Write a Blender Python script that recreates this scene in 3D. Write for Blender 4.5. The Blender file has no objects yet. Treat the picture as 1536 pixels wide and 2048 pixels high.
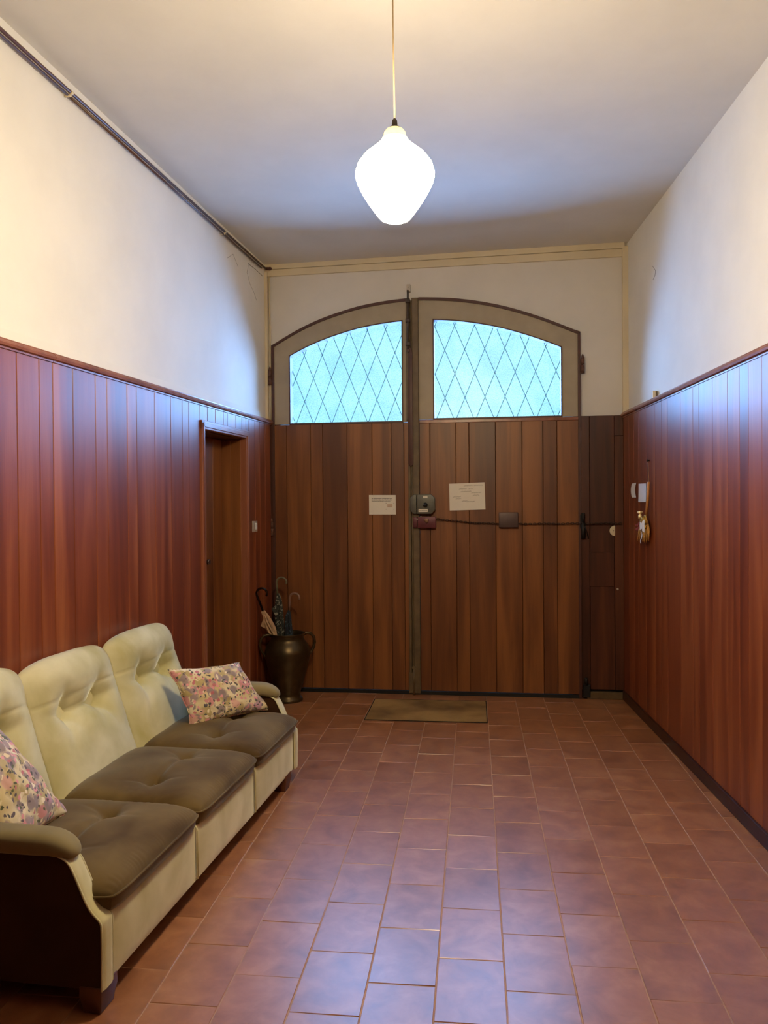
import bpy, bmesh, math, random
from mathutils import Vector, Matrix, noise
random.seed(7)
COL = bpy.context.scene.collection
PI = math.pi

# ------------------------------------------------------------------ camera
FPX = 1580.0
CAMLOC = Vector((0, 0, 1.403))
def rot_cam(p, r, y):
    Rz = Matrix.Rotation(y, 3, 'Z'); Rx = Matrix.Rotation(p, 3, 'X'); Ry = Matrix.Rotation(r, 3, 'Y')
    return Rz @ Rx @ Ry
MC = rot_cam(-0.0120, 0.0075, 0.1134)
cd = bpy.data.cameras.new('camera'); cam = bpy.data.objects.new('camera', cd); COL.objects.link(cam)
right, fwd, up = MC.col[0], MC.col[1], MC.col[2]
R = Matrix((right, up, -fwd)).transposed()
cam.matrix_world = Matrix.Translation(CAMLOC) @ R.to_4x4()
cd.sensor_fit = 'VERTICAL'; cd.sensor_height = 36; cd.sensor_width = 27
cd.lens = FPX * 36 / 2048
cd.clip_start = 0.05
bpy.context.scene.camera = cam

def ray(px, py): return MC @ Vector(((px - 768) / FPX, 1, (1024 - py) / FPX))
def at(px, py, Y):                       # world point on the plane y = Y
    d = ray(px, py); return CAMLOC + d * ((Y - CAMLOC.y) / d.y)

# ------------------------------------------------------------------ frames of the room's surfaces
NL = Vector((0.99711, -0.07601, 0)); NR = Vector((-0.99876, -0.0497, 0)); NB = Vector((-0.0238, -0.99972, 0))
def FL(y, n, z): return Vector((-1.498 - (5.774 - y) * 0.07623, y, z)) + NL * n
def FR(y, n, z): return Vector((1.045 + (5.713 - y) * 0.0498, y, z)) + NR * n
def FB(s, n, z): return Vector((s, 5.773 - (s + 1.4875) * 0.02377, z)) + NB * n
def hit(px, py, P, n):
    d = ray(px, py); return CAMLOC + d * ((P - CAMLOC).dot(n) / d.dot(n))
def bs(px, py, n=0.0):                    # (s, z) on the back wall plane offset n
    p = hit(px, py, FB(0, n, 0), NB); p2 = p - NB * n
    return p2.x, p2.z
def rs(px, py, n=0.0):
    p = hit(px, py, FR(4, n, 0), NR); p2 = p - NR * n
    return p2.y, p2.z
def ls(px, py, n=0.0):
    p = hit(px, py, FL(4, n, 0), NL); p2 = p - NL * n
    return p2.y, p2.z
ID = lambda x, y, z: Vector((x, y, z))

# ------------------------------------------------------------------ mesh helpers
class MB:
    def __init__(s): s.v = []; s.f = []; s.m = []; s.sm = []
    def add(s, vs, fs, mi=0, smooth=False):
        o = len(s.v); s.v += [Vector(p) for p in vs]
        for f in fs: s.f.append([i + o for i in f]); s.m.append(mi); s.sm.append(smooth)
        return s
    def box(s, F, a0, a1, b0, b1, c0, c1, mi=0):
        p = [F(a, b, c) for a in (a0, a1) for b in (b0, b1) for c in (c0, c1)]
        return s.add(p, [(0, 1, 3, 2), (4, 6, 7, 5), (0, 4, 5, 1), (2, 3, 7, 6), (0, 2, 6, 4), (1, 5, 7, 3)], mi)
    def cbox(s, F, a0, a1, b0, b1, c0, c1, ch, mi=0):
        """box whose front face (larger b) is chamfered by ch"""
        A = [(a0, b0, c0), (a1, b0, c0), (a1, b0, c1), (a0, b0, c1)]
        Bm = [(a0, b1 - ch, c0), (a1, b1 - ch, c0), (a1, b1 - ch, c1), (a0, b1 - ch, c1)]
        D = [(a0 + ch, b1, c0 + ch), (a1 - ch, b1, c0 + ch), (a1 - ch, b1, c1 - ch), (a0 + ch, b1, c1 - ch)]
        p = [F(*q) for q in A + Bm + D]; f = [(3, 2, 1, 0), (8, 9, 10, 11)]
        for i in range(4):
            j = (i + 1) % 4; f += [(i, j, 4 + j, 4 + i), (4 + i, 4 + j, 8 + j, 8 + i)]
        return s.add(p, f, mi)
    def prism(s, pts, h0, h1, F, mi=0, smooth=False):
        """polygon pts (a,c) extruded in b from h0 to h1"""
        n = len(pts); p = [F(a, h0, c) for a, c in pts] + [F(a, h1, c) for a, c in pts]
        f = [tuple(range(n - 1, -1, -1)), tuple(range(n, 2 * n))]
        s.add(p, f, mi)
        o = len(s.v) - 2 * n
        for i in range(n):
            j = (i + 1) % n; s.f.append([o + i, o + j, o + n + j, o + n + i]); s.m.append(mi); s.sm.append(smooth)
        return s
    def tube(s, pts, r, seg=10, mi=0, closed=False, caps=True):
        pts = [Vector(p) for p in pts]; n = len(pts); rr = r if hasattr(r, '__len__') else [r] * n
        rings = []; prev = None
        for i, p in enumerate(pts):
            if closed: t = (pts[(i + 1) % n] - pts[i - 1])
            else: t = pts[min(i + 1, n - 1)] - pts[max(i - 1, 0)]
            t.normalize()
            if prev is None:
                a = Vector((0, 0, 1)) if abs(t.z) < .9 else Vector((1, 0, 0)); u = t.cross(a).normalized()
            else:
                u = (prev - t * prev.dot(t)).normalized()
            prev = u; w = t.cross(u)
            rings.append([p + (u * math.cos(2 * PI * k / seg) + w * math.sin(2 * PI * k / seg)) * rr[i] for k in range(seg)])
        vs = [q for ring in rings for q in ring]; fs = []
        for i in range(n if closed else n - 1):
            j = (i + 1) % n
            for k in range(seg):
                l = (k + 1) % seg; fs.append((i * seg + k, i * seg + l, j * seg + l, j * seg + k))
        s.add(vs, fs, mi, True)
        if not closed and caps:
            o = len(s.v) - n * seg
            s.f.append([o + k for k in range(seg - 1, -1, -1)]); s.m.append(mi); s.sm.append(False)
            s.f.append([o + (n - 1) * seg + k for k in range(seg)]); s.m.append(mi); s.sm.append(False)
        return s
    def lathe(s, prof, c, seg=48, mi=0, axis=None):
        """prof (r,z) list; c centre"""
        c = Vector(c); vs = []; fs = []
        for r, z in prof:
            for k in range(seg):
                a = 2 * PI * k / seg
                q = Vector((r * math.cos(a), r * math.sin(a), z))
                if axis is not None: q = axis @ q
                vs.append(c + q)
        for i in range(len(prof) - 1):
            for k in range(seg):
                l = (k + 1) % seg; fs.append((i * seg + k, i * seg + l, (i + 1) * seg + l, (i + 1) * seg + k))
        s.add(vs, fs, mi, True)
        return s
    def grid(s, fn, na, nb, mi=0, smooth=True, closea=False):
        vs = [fn(i / na, j / nb) for i in range(na + 1) for j in range(nb + 1)]
        fs = [(i * (nb + 1) + j, (i + 1) * (nb + 1) + j, (i + 1) * (nb + 1) + j + 1, i * (nb + 1) + j + 1) for i in range(na) for j in range(nb)]
        return s.add(vs, fs, mi, smooth)

WM = {}
def thing(name, loc, rotz=0, label=None, cat=None, group=None, kind=None):
    o = bpy.data.objects.new(name, None); COL.objects.link(o); o.empty_display_size = .1
    o.location = loc; o.rotation_euler = (0, 0, rotz)
    WM[o.name] = Matrix.Translation(Vector(loc)) @ Matrix.Rotation(rotz, 4, 'Z')
    props(o, label, cat, group, kind); return o
def props(o, label=None, cat=None, group=None, kind=None):
    if label: o['label'] = label
    if cat: o['category'] = cat
    if group: o['group'] = group
    if kind: o['kind'] = kind
    return o
def obj(name, mb, mat, parent=None, label=None, cat=None, group=None, kind=None, bevel=0, weld=False, subsurf=0, origin=None):
    if parent is not None:
        M = WM[parent.name]
    else:
        xs = [v.x for v in mb.v]; ys = [v.y for v in mb.v]; zs = [v.z for v in mb.v]
        M = Matrix.Translation(Vector(origin) if origin else Vector(((min(xs) + max(xs)) / 2, (min(ys) + max(ys)) / 2, min(zs))))
    Mi = M.inverted()
    me = bpy.data.meshes.new(name)
    me.from_pydata([Mi @ v for v in mb.v], [], mb.f)
    for i, p in enumerate(me.polygons): p.use_smooth = mb.sm[i]; p.material_index = mb.m[i]
    bm = bmesh.new(); bm.from_mesh(me)
    if weld: bmesh.ops.remove_doubles(bm, verts=bm.verts, dist=1e-5)
    bmesh.ops.recalc_face_normals(bm, faces=bm.faces); bm.to_mesh(me); bm.free()
    for m in (mat if isinstance(mat, (list, tuple)) else [mat]): me.materials.append(m)
    o = bpy.data.objects.new(name, me); COL.objects.link(o)
    if parent is not None: o.parent = parent
    else: o.location = M.translation
    WM[o.name] = M
    if bevel:
        b = o.modifiers.new('bevel', 'BEVEL'); b.width = bevel; b.segments = 3; b.limit_method = 'ANGLE'; b.angle_limit = math.radians(40); b.harden_normals = False
        for p in me.polygons: p.use_smooth = True
    if subsurf:
        b = o.modifiers.new('sub', 'SUBSURF'); b.levels = subsurf; b.render_levels = subsurf
    props(o, label, cat, group, kind); return o
def struct(name, mb, mat, **k): return obj(name, mb, mat, kind='structure', **k)

# ------------------------------------------------------------------ materials
def srgb(r, g, b):
    f = lambda c: (c / 255) / 12.92 if c / 255 <= .04045 else ((c / 255 + .055) / 1.055) ** 2.4
    return (f(r), f(g), f(b), 1)
def newmat(name):
    m = bpy.data.materials.new(name); m.use_nodes = True; nt = m.node_tree
    return m, nt, nt.nodes['Principled BSDF'], nt.links
def N(nt, t, **k):
    n = nt.nodes.new(t)
    for a, b in k.items(): setattr(n, a, b)
    return n
def ramp(nt, stops):
    r = N(nt, 'ShaderNodeValToRGB'); e = r.color_ramp.elements
    while len(e) < len(stops): e.new(.5)
    for i, (p, c) in enumerate(stops): e[i].position = p; e[i].color = c
    return r
def mapped(nt, scale=(1, 1, 1), src='Object', add=None):
    tc = N(nt, 'ShaderNodeTexCoord'); mp = N(nt, 'ShaderNodeMapping'); mp.inputs['Scale'].default_value = scale
    if add is not None:
        va = N(nt, 'ShaderNodeVectorMath', operation='ADD'); nt.links.new(tc.outputs[src], va.inputs[0]); nt.links.new(add, va.inputs[1]); nt.links.new(va.outputs[0], mp.inputs[0])
    else: nt.links.new(tc.outputs[src], mp.inputs[0])
    return mp.outputs[0]
def tex_noise(nt, vec, scale, detail=3, rough=.5, dist=0):
    n = N(nt, 'ShaderNodeTexNoise'); n.inputs['Scale'].default_value = scale; n.inputs['Detail'].default_value = detail
    n.inputs['Roughness'].default_value = rough; n.inputs['Distortion'].default_value = dist
    nt.links.new(vec, n.inputs['Vector']); return n
def mix(nt, a, b, fac, mode='MIX'):
    m = N(nt, 'ShaderNodeMix', data_type='RGBA', blend_type=mode)
    for i, x in ((6, a), (7, b)):
        if isinstance(x, tuple): m.inputs[i].default_value = x
        else: nt.links.new(x, m.inputs[i])
    if isinstance(fac, (int, float)): m.inputs[0].default_value = fac
    else: nt.links.new(fac, m.inputs[0])
    return m.outputs[2]
def bump(nt, b, h, strength=.2, dist=.01):
    n = N(nt, 'ShaderNodeBump'); n.inputs['Strength'].default_value = strength; n.inputs['Distance'].default_value = dist
    nt.links.new(h, n.inputs['Height']); nt.links.new(n.outputs[0], b.inputs['Normal'])
def simple(name, col, rough=.5, metal=0, var=.12, scale=30, bmp=0, coat=0, sheen=0, spec=None):
    m, nt, b, L = newmat(name)
    v = mapped(nt); n = tex_noise(nt, v, scale, 4)
    d = tuple(c * (1 - var) for c in col[:3]) + (1,); l = tuple(min(1, c * (1 + var)) for c in col[:3]) + (1,)
    r = ramp(nt, [(.3, d), (.7, l)]); L.new(n.outputs[0], r.inputs[0]); L.new(r.outputs[0], b.inputs['Base Color'])
    b.inputs['Roughness'].default_value = rough; b.inputs['Metallic'].default_value = metal
    if coat: b.inputs['Coat Weight'].default_value = coat; b.inputs['Coat Roughness'].default_value = .2
    if sheen: b.inputs['Sheen Weight'].default_value = sheen; b.inputs['Sheen Roughness'].default_value = .4
    if spec is not None: b.inputs['Specular IOR Level'].default_value = spec
    if bmp: bump(nt, b, n.outputs[0], bmp, .004)
    return m
def wood(name, dark, mid, light, rough=.33, spread=1.0, coat=0.0, gscale=1.0):
    m, nt, b, L = newmat(name)
    geo = N(nt, 'ShaderNodeNewGeometry'); rnd = geo.outputs['Random Per Island']
    mul = N(nt, 'ShaderNodeMath', operation='MULTIPLY'); L.new(rnd, mul.inputs[0]); mul.inputs[1].default_value = 37
    cx = N(nt, 'ShaderNodeCombineXYZ'); L.new(mul.outputs[0], cx.inputs[0]); L.new(mul.outputs[0], cx.inputs[2])
    v = mapped(nt, (6 * gscale, 6 * gscale, .45 * gscale), add=cx.outputs[0])
    n1 = tex_noise(nt, v, 1.3, 5, .55, .6)
    v2 = mapped(nt, (60, 60, 1.6), add=cx.outputs[0]); n2 = tex_noise(nt, v2, 2.2, 4, .6)
    n1b = N(nt, 'ShaderNodeMapRange'); L.new(n1.outputs[0], n1b.inputs[0]); n1b.inputs[1].default_value = .2; n1b.inputs[2].default_value = .8; n1b.inputs[3].default_value = .08; n1b.inputs[4].default_value = .92
    a = N(nt, 'ShaderNodeMath', operation='MULTIPLY_ADD'); L.new(n2.outputs[0], a.inputs[0]); a.inputs[1].default_value = .16; L.new(n1b.outputs[0], a.inputs[2])
    c = N(nt, 'ShaderNodeMath', operation='MULTIPLY_ADD'); L.new(rnd, c.inputs[0]); c.inputs[1].default_value = .22 * spread; L.new(a.outputs[0], c.inputs[2])
    r = ramp(nt, [(.42, dark), (.70, mid), (.98, light)])
    L.new(c.outputs[0], r.inputs[0]); L.new(r.outputs[0], b.inputs['Base Color'])
    rr = N(nt, 'ShaderNodeMapRange'); L.new(n1.outputs[0], rr.inputs[0]); rr.inputs[3].default_value = rough - .04; rr.inputs[4].default_value = rough + .06
    L.new(rr.outputs[0], b.inputs['Roughness'])
    b.inputs['Coat Weight'].default_value = coat; b.inputs['Coat Roughness'].default_value = .28
    bump(nt, b, n2.outputs[0], .06, .003)
    return m
WOOD = wood('varnished_wood', srgb(100, 46, 28), srgb(128, 64, 36), srgb(156, 88, 48), .37)
WOODB = wood('gate_wood', srgb(88, 48, 24), srgb(112, 65, 31), srgb(140, 86, 42), .42)
WOODD = wood('dark_wood', srgb(46, 22, 12), srgb(76, 38, 22), srgb(100, 54, 29), .42)
RAIL = wood('rail_wood', srgb(104, 58, 40), srgb(132, 78, 56), srgb(156, 98, 70), .3)
BASEW = wood('baseboard_wood', srgb(30, 12, 8), srgb(48, 20, 12), srgb(60, 30, 18), .35)
FOOTW = wood('foot_wood', srgb(60, 30, 16), srgb(92, 50, 28), srgb(120, 72, 40), .4)
GAPM = simple('groove_dark', srgb(14, 7, 5), .8)
BLACK = simple('black_gap_and_fittings', srgb(14, 12, 12), .6)

def plaster(name, col, dirt=.06):
    m, nt, b, L = newmat(name)
    v = mapped(nt); n = tex_noise(nt, v, 2.2, 5, .6); n2 = tex_noise(nt, v, 90, 3)
    d = tuple(c * (1 - dirt) for c in col[:3]) + (1,)
    r = ramp(nt, [(.35, d), (.6, col)]); L.new(n.outputs[0], r.inputs[0]); L.new(r.outputs[0], b.inputs['Base Color'])
    b.inputs['Roughness'].default_value = .75; b.inputs['Specular IOR Level'].default_value = .3
    bump(nt, b, n2.outputs[0], .08, .003); return m
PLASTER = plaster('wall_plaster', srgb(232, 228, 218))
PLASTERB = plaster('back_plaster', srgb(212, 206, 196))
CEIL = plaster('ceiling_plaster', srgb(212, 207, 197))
TRUNK = plaster('cream_trim_paint', srgb(212, 198, 168), .1)
BEIGE = simple('beige_frame_paint', srgb(158, 144, 120), .6, var=.1, scale=7, bmp=.1)
FRAMEBR = simple('brown_edge_paint', srgb(72, 38, 28), .5, var=.15)
POSTM = simple('olive_brown_post', srgb(98, 80, 54), .6, var=.25, scale=14, bmp=.15)
BOLTM = simple('worn_bolt_metal', srgb(70, 56, 50), .5, .4, var=.25, scale=40)
PALEM = simple('pale_metal_and_slit', srgb(190, 180, 165), .5, .3)
HINGE = simple('rusty_hinge', srgb(96, 66, 54), .7, .2, var=.4, scale=60, bmp=.3)
PAPER = simple('white_paper', srgb(222, 214, 196), .8, var=.03, scale=8)
PAPER2 = simple('white_card', srgb(226, 226, 224), .7, var=.02)
INK = simple('ink', srgb(70, 62, 56), .8)
PENCIL = simple('faint_ink', srgb(174, 163, 148), .8)
LOCKG = simple('grey_lock_paint', srgb(92, 90, 80), .45, .2, var=.12, scale=30)
LOCKM = simple('maroon_lock_paint', srgb(92, 40, 48), .4, .2, var=.15, scale=40)
PLASTIC = simple('cream_plastic', srgb(214, 200, 168), .4, var=.04)
BOXM = simple('brown_grey_metal_cover', srgb(84, 66, 62), .45, .3, var=.1)

# ------------------------------------------------------------------ floor: terracotta tiles
m, nt, b, L = newmat('terracotta_tile'); TILE = m
geo = N(nt, 'ShaderNodeNewGeometry'); v = mapped(nt)
mul = N(nt, 'ShaderNodeMath', operation='MULTIPLY'); L.new(geo.outputs['Random Per Island'], mul.inputs[0]); mul.inputs[1].default_value = 19
cx = N(nt, 'ShaderNodeCombineXYZ'); L.new(mul.outputs[0], cx.inputs[2])
v = mapped(nt, (1, 1, 1), add=cx.outputs[0])
n1 = tex_noise(nt, v, 9, 4, .6, .4); n2 = tex_noise(nt, v, 2.0, 2); n3 = tex_noise(nt, v, 120, 2)
r1 = ramp(nt, [(.25, srgb(128, 80, 50)), (.5, srgb(158, 104, 68)), (.78, srgb(182, 130, 90))]); L.new(n1.outputs[0], r1.inputs[0])
r2 = ramp(nt, [(0, (.88, .85, .83, 1)), (.5, (.97, .95, .94, 1)), (1, (1.06, 1.05, 1.02, 1))]); L.new(geo.outputs['Random Per Island'], r2.inputs[0])
c = mix(nt, r1.outputs[0], r2.outputs[0], 1.0, 'MULTIPLY')
L.new(c, b.inputs['Base Color'])
rr = N(nt, 'ShaderNodeMath', operation='MULTIPLY_ADD'); L.new(n1.outputs[0], rr.inputs[0]); rr.inputs[1].default_value = .05
r0 = N(nt, 'ShaderNodeMath', operation='MULTIPLY_ADD'); L.new(geo.outputs['Random Per Island'], r0.inputs[0]); r0.inputs[1].default_value = .05; r0.inputs[2].default_value = .275; L.new(r0.outputs[0], rr.inputs[2]); L.new(rr.outputs[0], b.inputs['Roughness']); b.inputs['Specular IOR Level'].default_value = .8; b.inputs['Coat Weight'].default_value = .7; b.inputs['Coat Roughness'].default_value = .36
bump(nt, b, n3.outputs[0], .02, .001)
GROUT = simple('grout', srgb(176, 142, 118), .8, var=.1, scale=20)

fl = MB(); fl.box(ID, -3.4, 1.8, -3.8, 7.6, -.12, -.0015, 1)
X0, TW, TL_ = -0.1177, 0.2, 0.3014
for k in range(-16, 9):
    ph = 3.0215 if k % 2 == 0 else 2.8755
    for j in range(-24, 16):
        y0 = ph + j * TL_; x0 = X0 + k * TW
        if y0 + TL_ < -3.75 or y0 > 7.5: continue
        g = .0016; dz = random.uniform(-.0002, .0002)
        tx, ty = random.uniform(-.0006, .0006), random.uniform(-.0006, .0006)
        a0, a1, b0, b1 = x0 + g, x0 + TW - g, y0 + g, y0 + TL_ - g; ch = .0014
        top = [(a0 + ch, b0 + ch), (a1 - ch, b0 + ch), (a1 - ch, b1 - ch), (a0 + ch, b1 - ch)]
        low = [(a0, b0), (a1, b0), (a1, b1), (a0, b1)]
        vs = [(x, y, dz + tx * (1 if x > x0 + .1 else -1) + ty * (1 if y > y0 + .15 else -1)) for x, y in top] + [(x, y, -.0012) for x, y in low] + [(x, y, -.01) for x, y in low]
        fs = [(0, 1, 2, 3)]
        for i in range(4):
            q = (i + 1) % 4; fs += [(4 + i, 4 + q, q, i), (8 + i, 8 + q, 4 + q, 4 + i)]
        fl.add(vs, fs, 0)
struct('floor', fl, [TILE, GROUT])

# ------------------------------------------------------------------ ceiling
def ceil_z(fx, y):
    def lerp(t): 
        if y >= 2.73: k = (y - 2.73) / (5.77 - 2.73); return t[1] + (t[0] - t[1]) * k
        return t[1]
    return lerp((3.181, 3.254)) * (1 - fx) + lerp((3.217, 3.202)) * fx
ce = MB()
def cfn(i, j, dz=0):
    y = -3.8 + i * (6.1 + 3.8)
    xl = FL(y, -.045, 0).x; xr = FR(y, -.04, 0).x; x = xl - .25 + j * (xr - xl + .5)
    return Vector((x, y, ceil_z(min(1, max(0, (x - xl) / (xr - xl))), y) + dz))
ce.grid(lambda a, b: cfn(a, b), 26, 8); ce.grid(lambda a, b: cfn(a, b, .2), 26, 8)
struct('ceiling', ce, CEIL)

# ------------------------------------------------------------------ side walls
DY0, DY1, DZ = 4.540, 5.215, 1.840          # left doorway opening
wl = MB()
wl.box(FL, -3.8, DY0, -.25, -.045, -.02, 3.45); wl.box(FL, DY1, 6.1, -.25, -.045, -.02, 3.45); wl.box(FL, DY0, DY1, -.25, -.045, DZ, 3.45)
wall_left = struct('wall_left', wl, PLASTER, origin=FL(3, 0, 0))
wr = MB(); wr.box(FR, -3.8, 6.1, -.25, -.04, -.02, 3.45)
wall_right = struct('wall_right', wr, PLASTER, origin=FR(3, 0, 0))

def planks(mb, F, edges, z0, z1, n0, n1, gap=.0022, ch=.0025):
    for a, b_ in zip(edges[:-1], edges[1:]): mb.cbox(F, a + gap / 2, b_ - gap / 2, n0, n1, z0, z1, ch)
Z1 = 1.985
wp = [2.829, 2.967, 3.057, 3.199, 3.374, 3.471, 3.652, 3.744, 3.932, 4.115, 4.256, 4.34, 4.495]
pat = [.14, .19, .1, .18, .09, .15, .17, .12]
y = 2.829; pre = []
i = 0
while y > -3.5: y -= pat[i % 8]; pre.insert(0, y); i += 1
le = pre + wp
w = MB(); planks(w, FL, le, .0, Z1, -.03, 0); planks(w, FL, [5.241, 5.287, 5.415, 5.51, 5.623, 5.74], .0, Z1, -.03, 0)
planks(w, FL, [4.495, 4.6, 4.72, 4.85, 4.915, 5.06, 5.165, 5.241], 1.88, Z1, -.03, 0)
w.box(FL, -3.7, 4.495, -.05, -.028, 0, Z1, 1); w.box(FL, 5.241, 5.76, -.05, -.028, 0, Z1, 1); w.box(FL, 4.495, 5.241, -.05, -.028, 1.88, Z1, 1)
obj('wainscot_panelling', w, [WOOD, GAPM], wall_left)
rw = [3.36, 3.498, 3.596, 3.737, 3.93, 4.123, 4.215, 4.421, 4.658, 4.78, 4.913, 5.115, 5.3, 5.42, 5.55, 5.71]
y = 3.36; pre = []; i = 3
while y > -3.5: y -= pat[i % 8]; pre.insert(0, y); i += 1
w = MB(); planks(w, FR, pre + rw, .0, Z1, -.03, 0, .0014, .0016); w.box(FR, -3.7, 5.71, -.045, -.028, 0, Z1, 1)
obj('wainscot_panelling', w, [WOOD, GAPM], wall_right)

# rails on top of the panelling
def rail_prof(mb, F, y0, y1):
    pr = [(-.045, 1.985), (.004, 1.985), (.004, 1.992), (.016, 1.995), (.019, 2.004), (.014, 2.012), (.010, 2.016), (.008, 2.022), (-.045, 2.024)]
    n = len(pr)
    for (a, b_) in ((y0, y1),):
        vs = [F(a, q[0], q[1]) for q in pr] + [F(b_, q[0], q[1]) for q in pr]
        fs = [tuple(range(n)), tuple(range(2 * n - 1, n - 1, -1))] + [(i, (i + 1) % n, n + (i + 1) % n, n + i) for i in range(n)]
        mb.add(vs, fs)
m_ = MB(); rail_prof(m_, FL, -3.6, 3.055); rail_prof(m_, FL, 3.058, 5.772); struct('trim_1', m_, RAIL)
m_ = MB(); rail_prof(m_, FR, -3.6, 5.712); struct('trim_2', m_, RAIL)
m_ = MB(); m_.box(FL, -3.6, 5.70, -.05, -.034, 2.024, 2.07); struct('trim_3', m_, PLASTER)
m_ = MB(); m_.cbox(FR, -3.6, 5.705, -.03, .012, 0, .066, .003); struct('baseboard_right', m_, BASEW)
m_ = MB(); m_.cbox(FL, -3.6, 4.49, -.03, .012, 0, .066, .003); m_.cbox(FL, 5.25, 5.76, -.03, .012, 0, .066, .003); struct('baseboard_left', m_, BASEW)

# paint cracks and marks (children of the walls)
CRK = simple('crack_dark', srgb(120, 112, 100), .9)
def crack(parent, pts, plane, r=.001):
    q = MB(); F = FL if plane == 'L' else FR
    n = -.0445 if plane == 'L' else -.0395
    q.tube([F(*( (lambda yz: (yz[0], n, yz[1]))(ls(x, y_, n) if plane == 'L' else rs(x, y_, n)))) for x, y_ in pts], r, 5)
    obj('paint_crack', q, CRK, parent)
crack(wall_left, [(455, 516), (466, 508), (470, 518), (476, 533)], 'L')
crack(wall_left, [(497, 528), (494, 545), (500, 568), (508, 585), (513, 601)], 'L')
crack(wall_left, [(496, 527), (510, 538), (525, 552)], 'L', .0022)
crack(wall_right, [(1305, 532), (1311, 541), (1310, 551), (1306, 559)], 'R', .0014)

# ------------------------------------------------------------------ left doorway: casing and panelled passage beyond
d3 = thing('door_3', FL(4.87, 0, 0), kind='structure')
m_ = MB(); c0, c1 = 4.495, 5.262
m_.cbox(FL, c0, DY0, -.045, .013, 0, 1.895, .003); m_.cbox(FL, DY1, c1, -.045, .013, 0, 1.895, .003); m_.cbox(FL, c0, c1, -.045, .013, 1.845, 1.897, .003)
m_.cbox(FL, c0 + .012, DY0 - .012, -.03, .018, 0, 1.88, .002); m_.cbox(FL, DY1 + .012, c1 - .012, -.03, .018, 0, 1.88, .002); m_.cbox(FL, c0 + .012, c1 - .012, -.03, .018, 1.858, 1.882, .002)
obj('casing', m_, RAIL, d3)
DN = -.165
m_ = MB(); m_.box(FL, DY0 - .01, DY0 + .002, -.25, -.03, 0, 1.84); m_.box(FL, DY0, DY1, -.25, -.03, DZ - .002, DZ + .01)
obj('jamb', m_, WOODD, d3)
m_ = MB(); FJ = lambda a, n, z: FL(DY1 + .001 - n, a, z)
planks(m_, FJ, [-.25, -.10, -.03], 0, DZ - .002, -.012, .004, -.0004); obj('reveal_panelling', m_, WOODB, d3)
yd = ls(426, 1000, DN)[0]
m_ = MB(); planks(m_, FL, [DY0 + .002, 4.68, 4.82, yd - .11, yd, DY1 - .004], .01, DZ - .004, DN - .03, DN); m_.box(FL, DY0, DY1, -.249, DN - .028, 0, DZ, 1)
obj('door_leaf', m_, [WOODB, GAPM], d3)
yk, zk = ls(415, 1124, DN + .03); m_ = MB(); m_.tube([FL(yk, DN, zk), FL(yk, DN + .03, zk), FL(yk + .004, DN + .034, zk)], [.011, .008, .017], 12); m_.tube([FL(yk, DN + .03, zk), FL(yk, DN + .046, zk)], .017, 14)
obj('door_knob', m_, BOLTM, d3)

# ------------------------------------------------------------------ back wall and gate
AT = [(-1.485, 2.565), (-1.198, 2.714), (-.896, 2.812), (-.674, 2.852), (-.46, 2.871), (-.362, 2.872), (-.091, 2.850), (.194, 2.793), (.475, 2.700), (.745, 2.584)]
def arch(s):
    if s <= AT[0][0]: return AT[0][1]
    if s >= AT[-1][0]: return AT[-1][1]
    for i in range(len(AT) - 1):
        if AT[i][0] <= s <= AT[i + 1][0]: break
    x0, y0 = AT[i]; x1, y1 = AT[i + 1]
    def sl(k):
        a = max(k - 1, 0); b_ = min(k + 1, len(AT) - 1); return (AT[b_][1] - AT[a][1]) / (AT[b_][0] - AT[a][0])
    h = x1 - x0; t = (s - x0) / h; m0 = sl(i) * h; m1 = sl(i + 1) * h
    if i == 0: m0 = .60 * h
    if i == len(AT) - 2: m1 = -.45 * h
    return (2 * t**3 - 3 * t**2 + 1) * y0 + (t**3 - 2 * t**2 + t) * m0 + (-2 * t**3 + 3 * t**2) * y1 + (t**3 - t**2) * m1
wb = MB(); NBK = -.03
HS0, HS1 = -1.44, .70
wb.box(FB, -1.9, HS0, -.30, NBK, -.02, 3.45); wb.box(FB, HS1, 1.5, -.30, NBK, -.02, 3.45)
K = 40
for i in range(K):
    s0 = HS0 + (HS1 - HS0) * i / K; s1 = HS0 + (HS1 - HS0) * (i + 1) / K
    z0, z1 = arch(s0) - .05, arch(s1) - .05
    p = [FB(s0, -.3, z0), FB(s1, -.3, z1), FB(s1, -.3, 3.45), FB(s0, -.3, 3.45), FB(s0, NBK, z0), FB(s1, NBK, z1), FB(s1, NBK, 3.45), FB(s0, NBK, 3.45)]
    wb.add(p, [(0, 3, 2, 1), (4, 5, 6, 7), (0, 1, 5, 4)])
wb.box(FB, HS0, HS1, -.35, -.05, -.02, .0)
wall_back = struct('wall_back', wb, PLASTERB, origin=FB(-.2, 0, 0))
wf = MB(); wf.box(ID, -2.6, 1.9, -3.85, -3.6, 0, 3.45); struct('wall_front', wf, WOODD)

# pillar panelling to the right of the gate
m_ = MB(); planks(m_, FB, [.752, .815, .985], .065, 2.005, -.03, -.004); m_.cbox(FB, .985, 1.045, -.03, .004, .065, 1.86, .002, 0); m_.cbox(FB, .985, 1.045, -.03, -.002, 1.862, 2.005, .002, 0)
m_.box(FB, .75, 1.05, -.031, -.02, .0, 2.0, 1)
m_.cbox(FB, -1.515, -1.488, -.03, .004, 0, 2.0, .002)
obj('wainscot_panelling', m_, [WOODD, GAPM], wall_back)
m_ = MB(); m_.cbox(FB, .79, 1.04, -.03, .012, 0, .05, .003); struct('baseboard_back', m_, simple('olive_baseboard', srgb(92, 72, 44), .6, var=.2))
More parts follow.
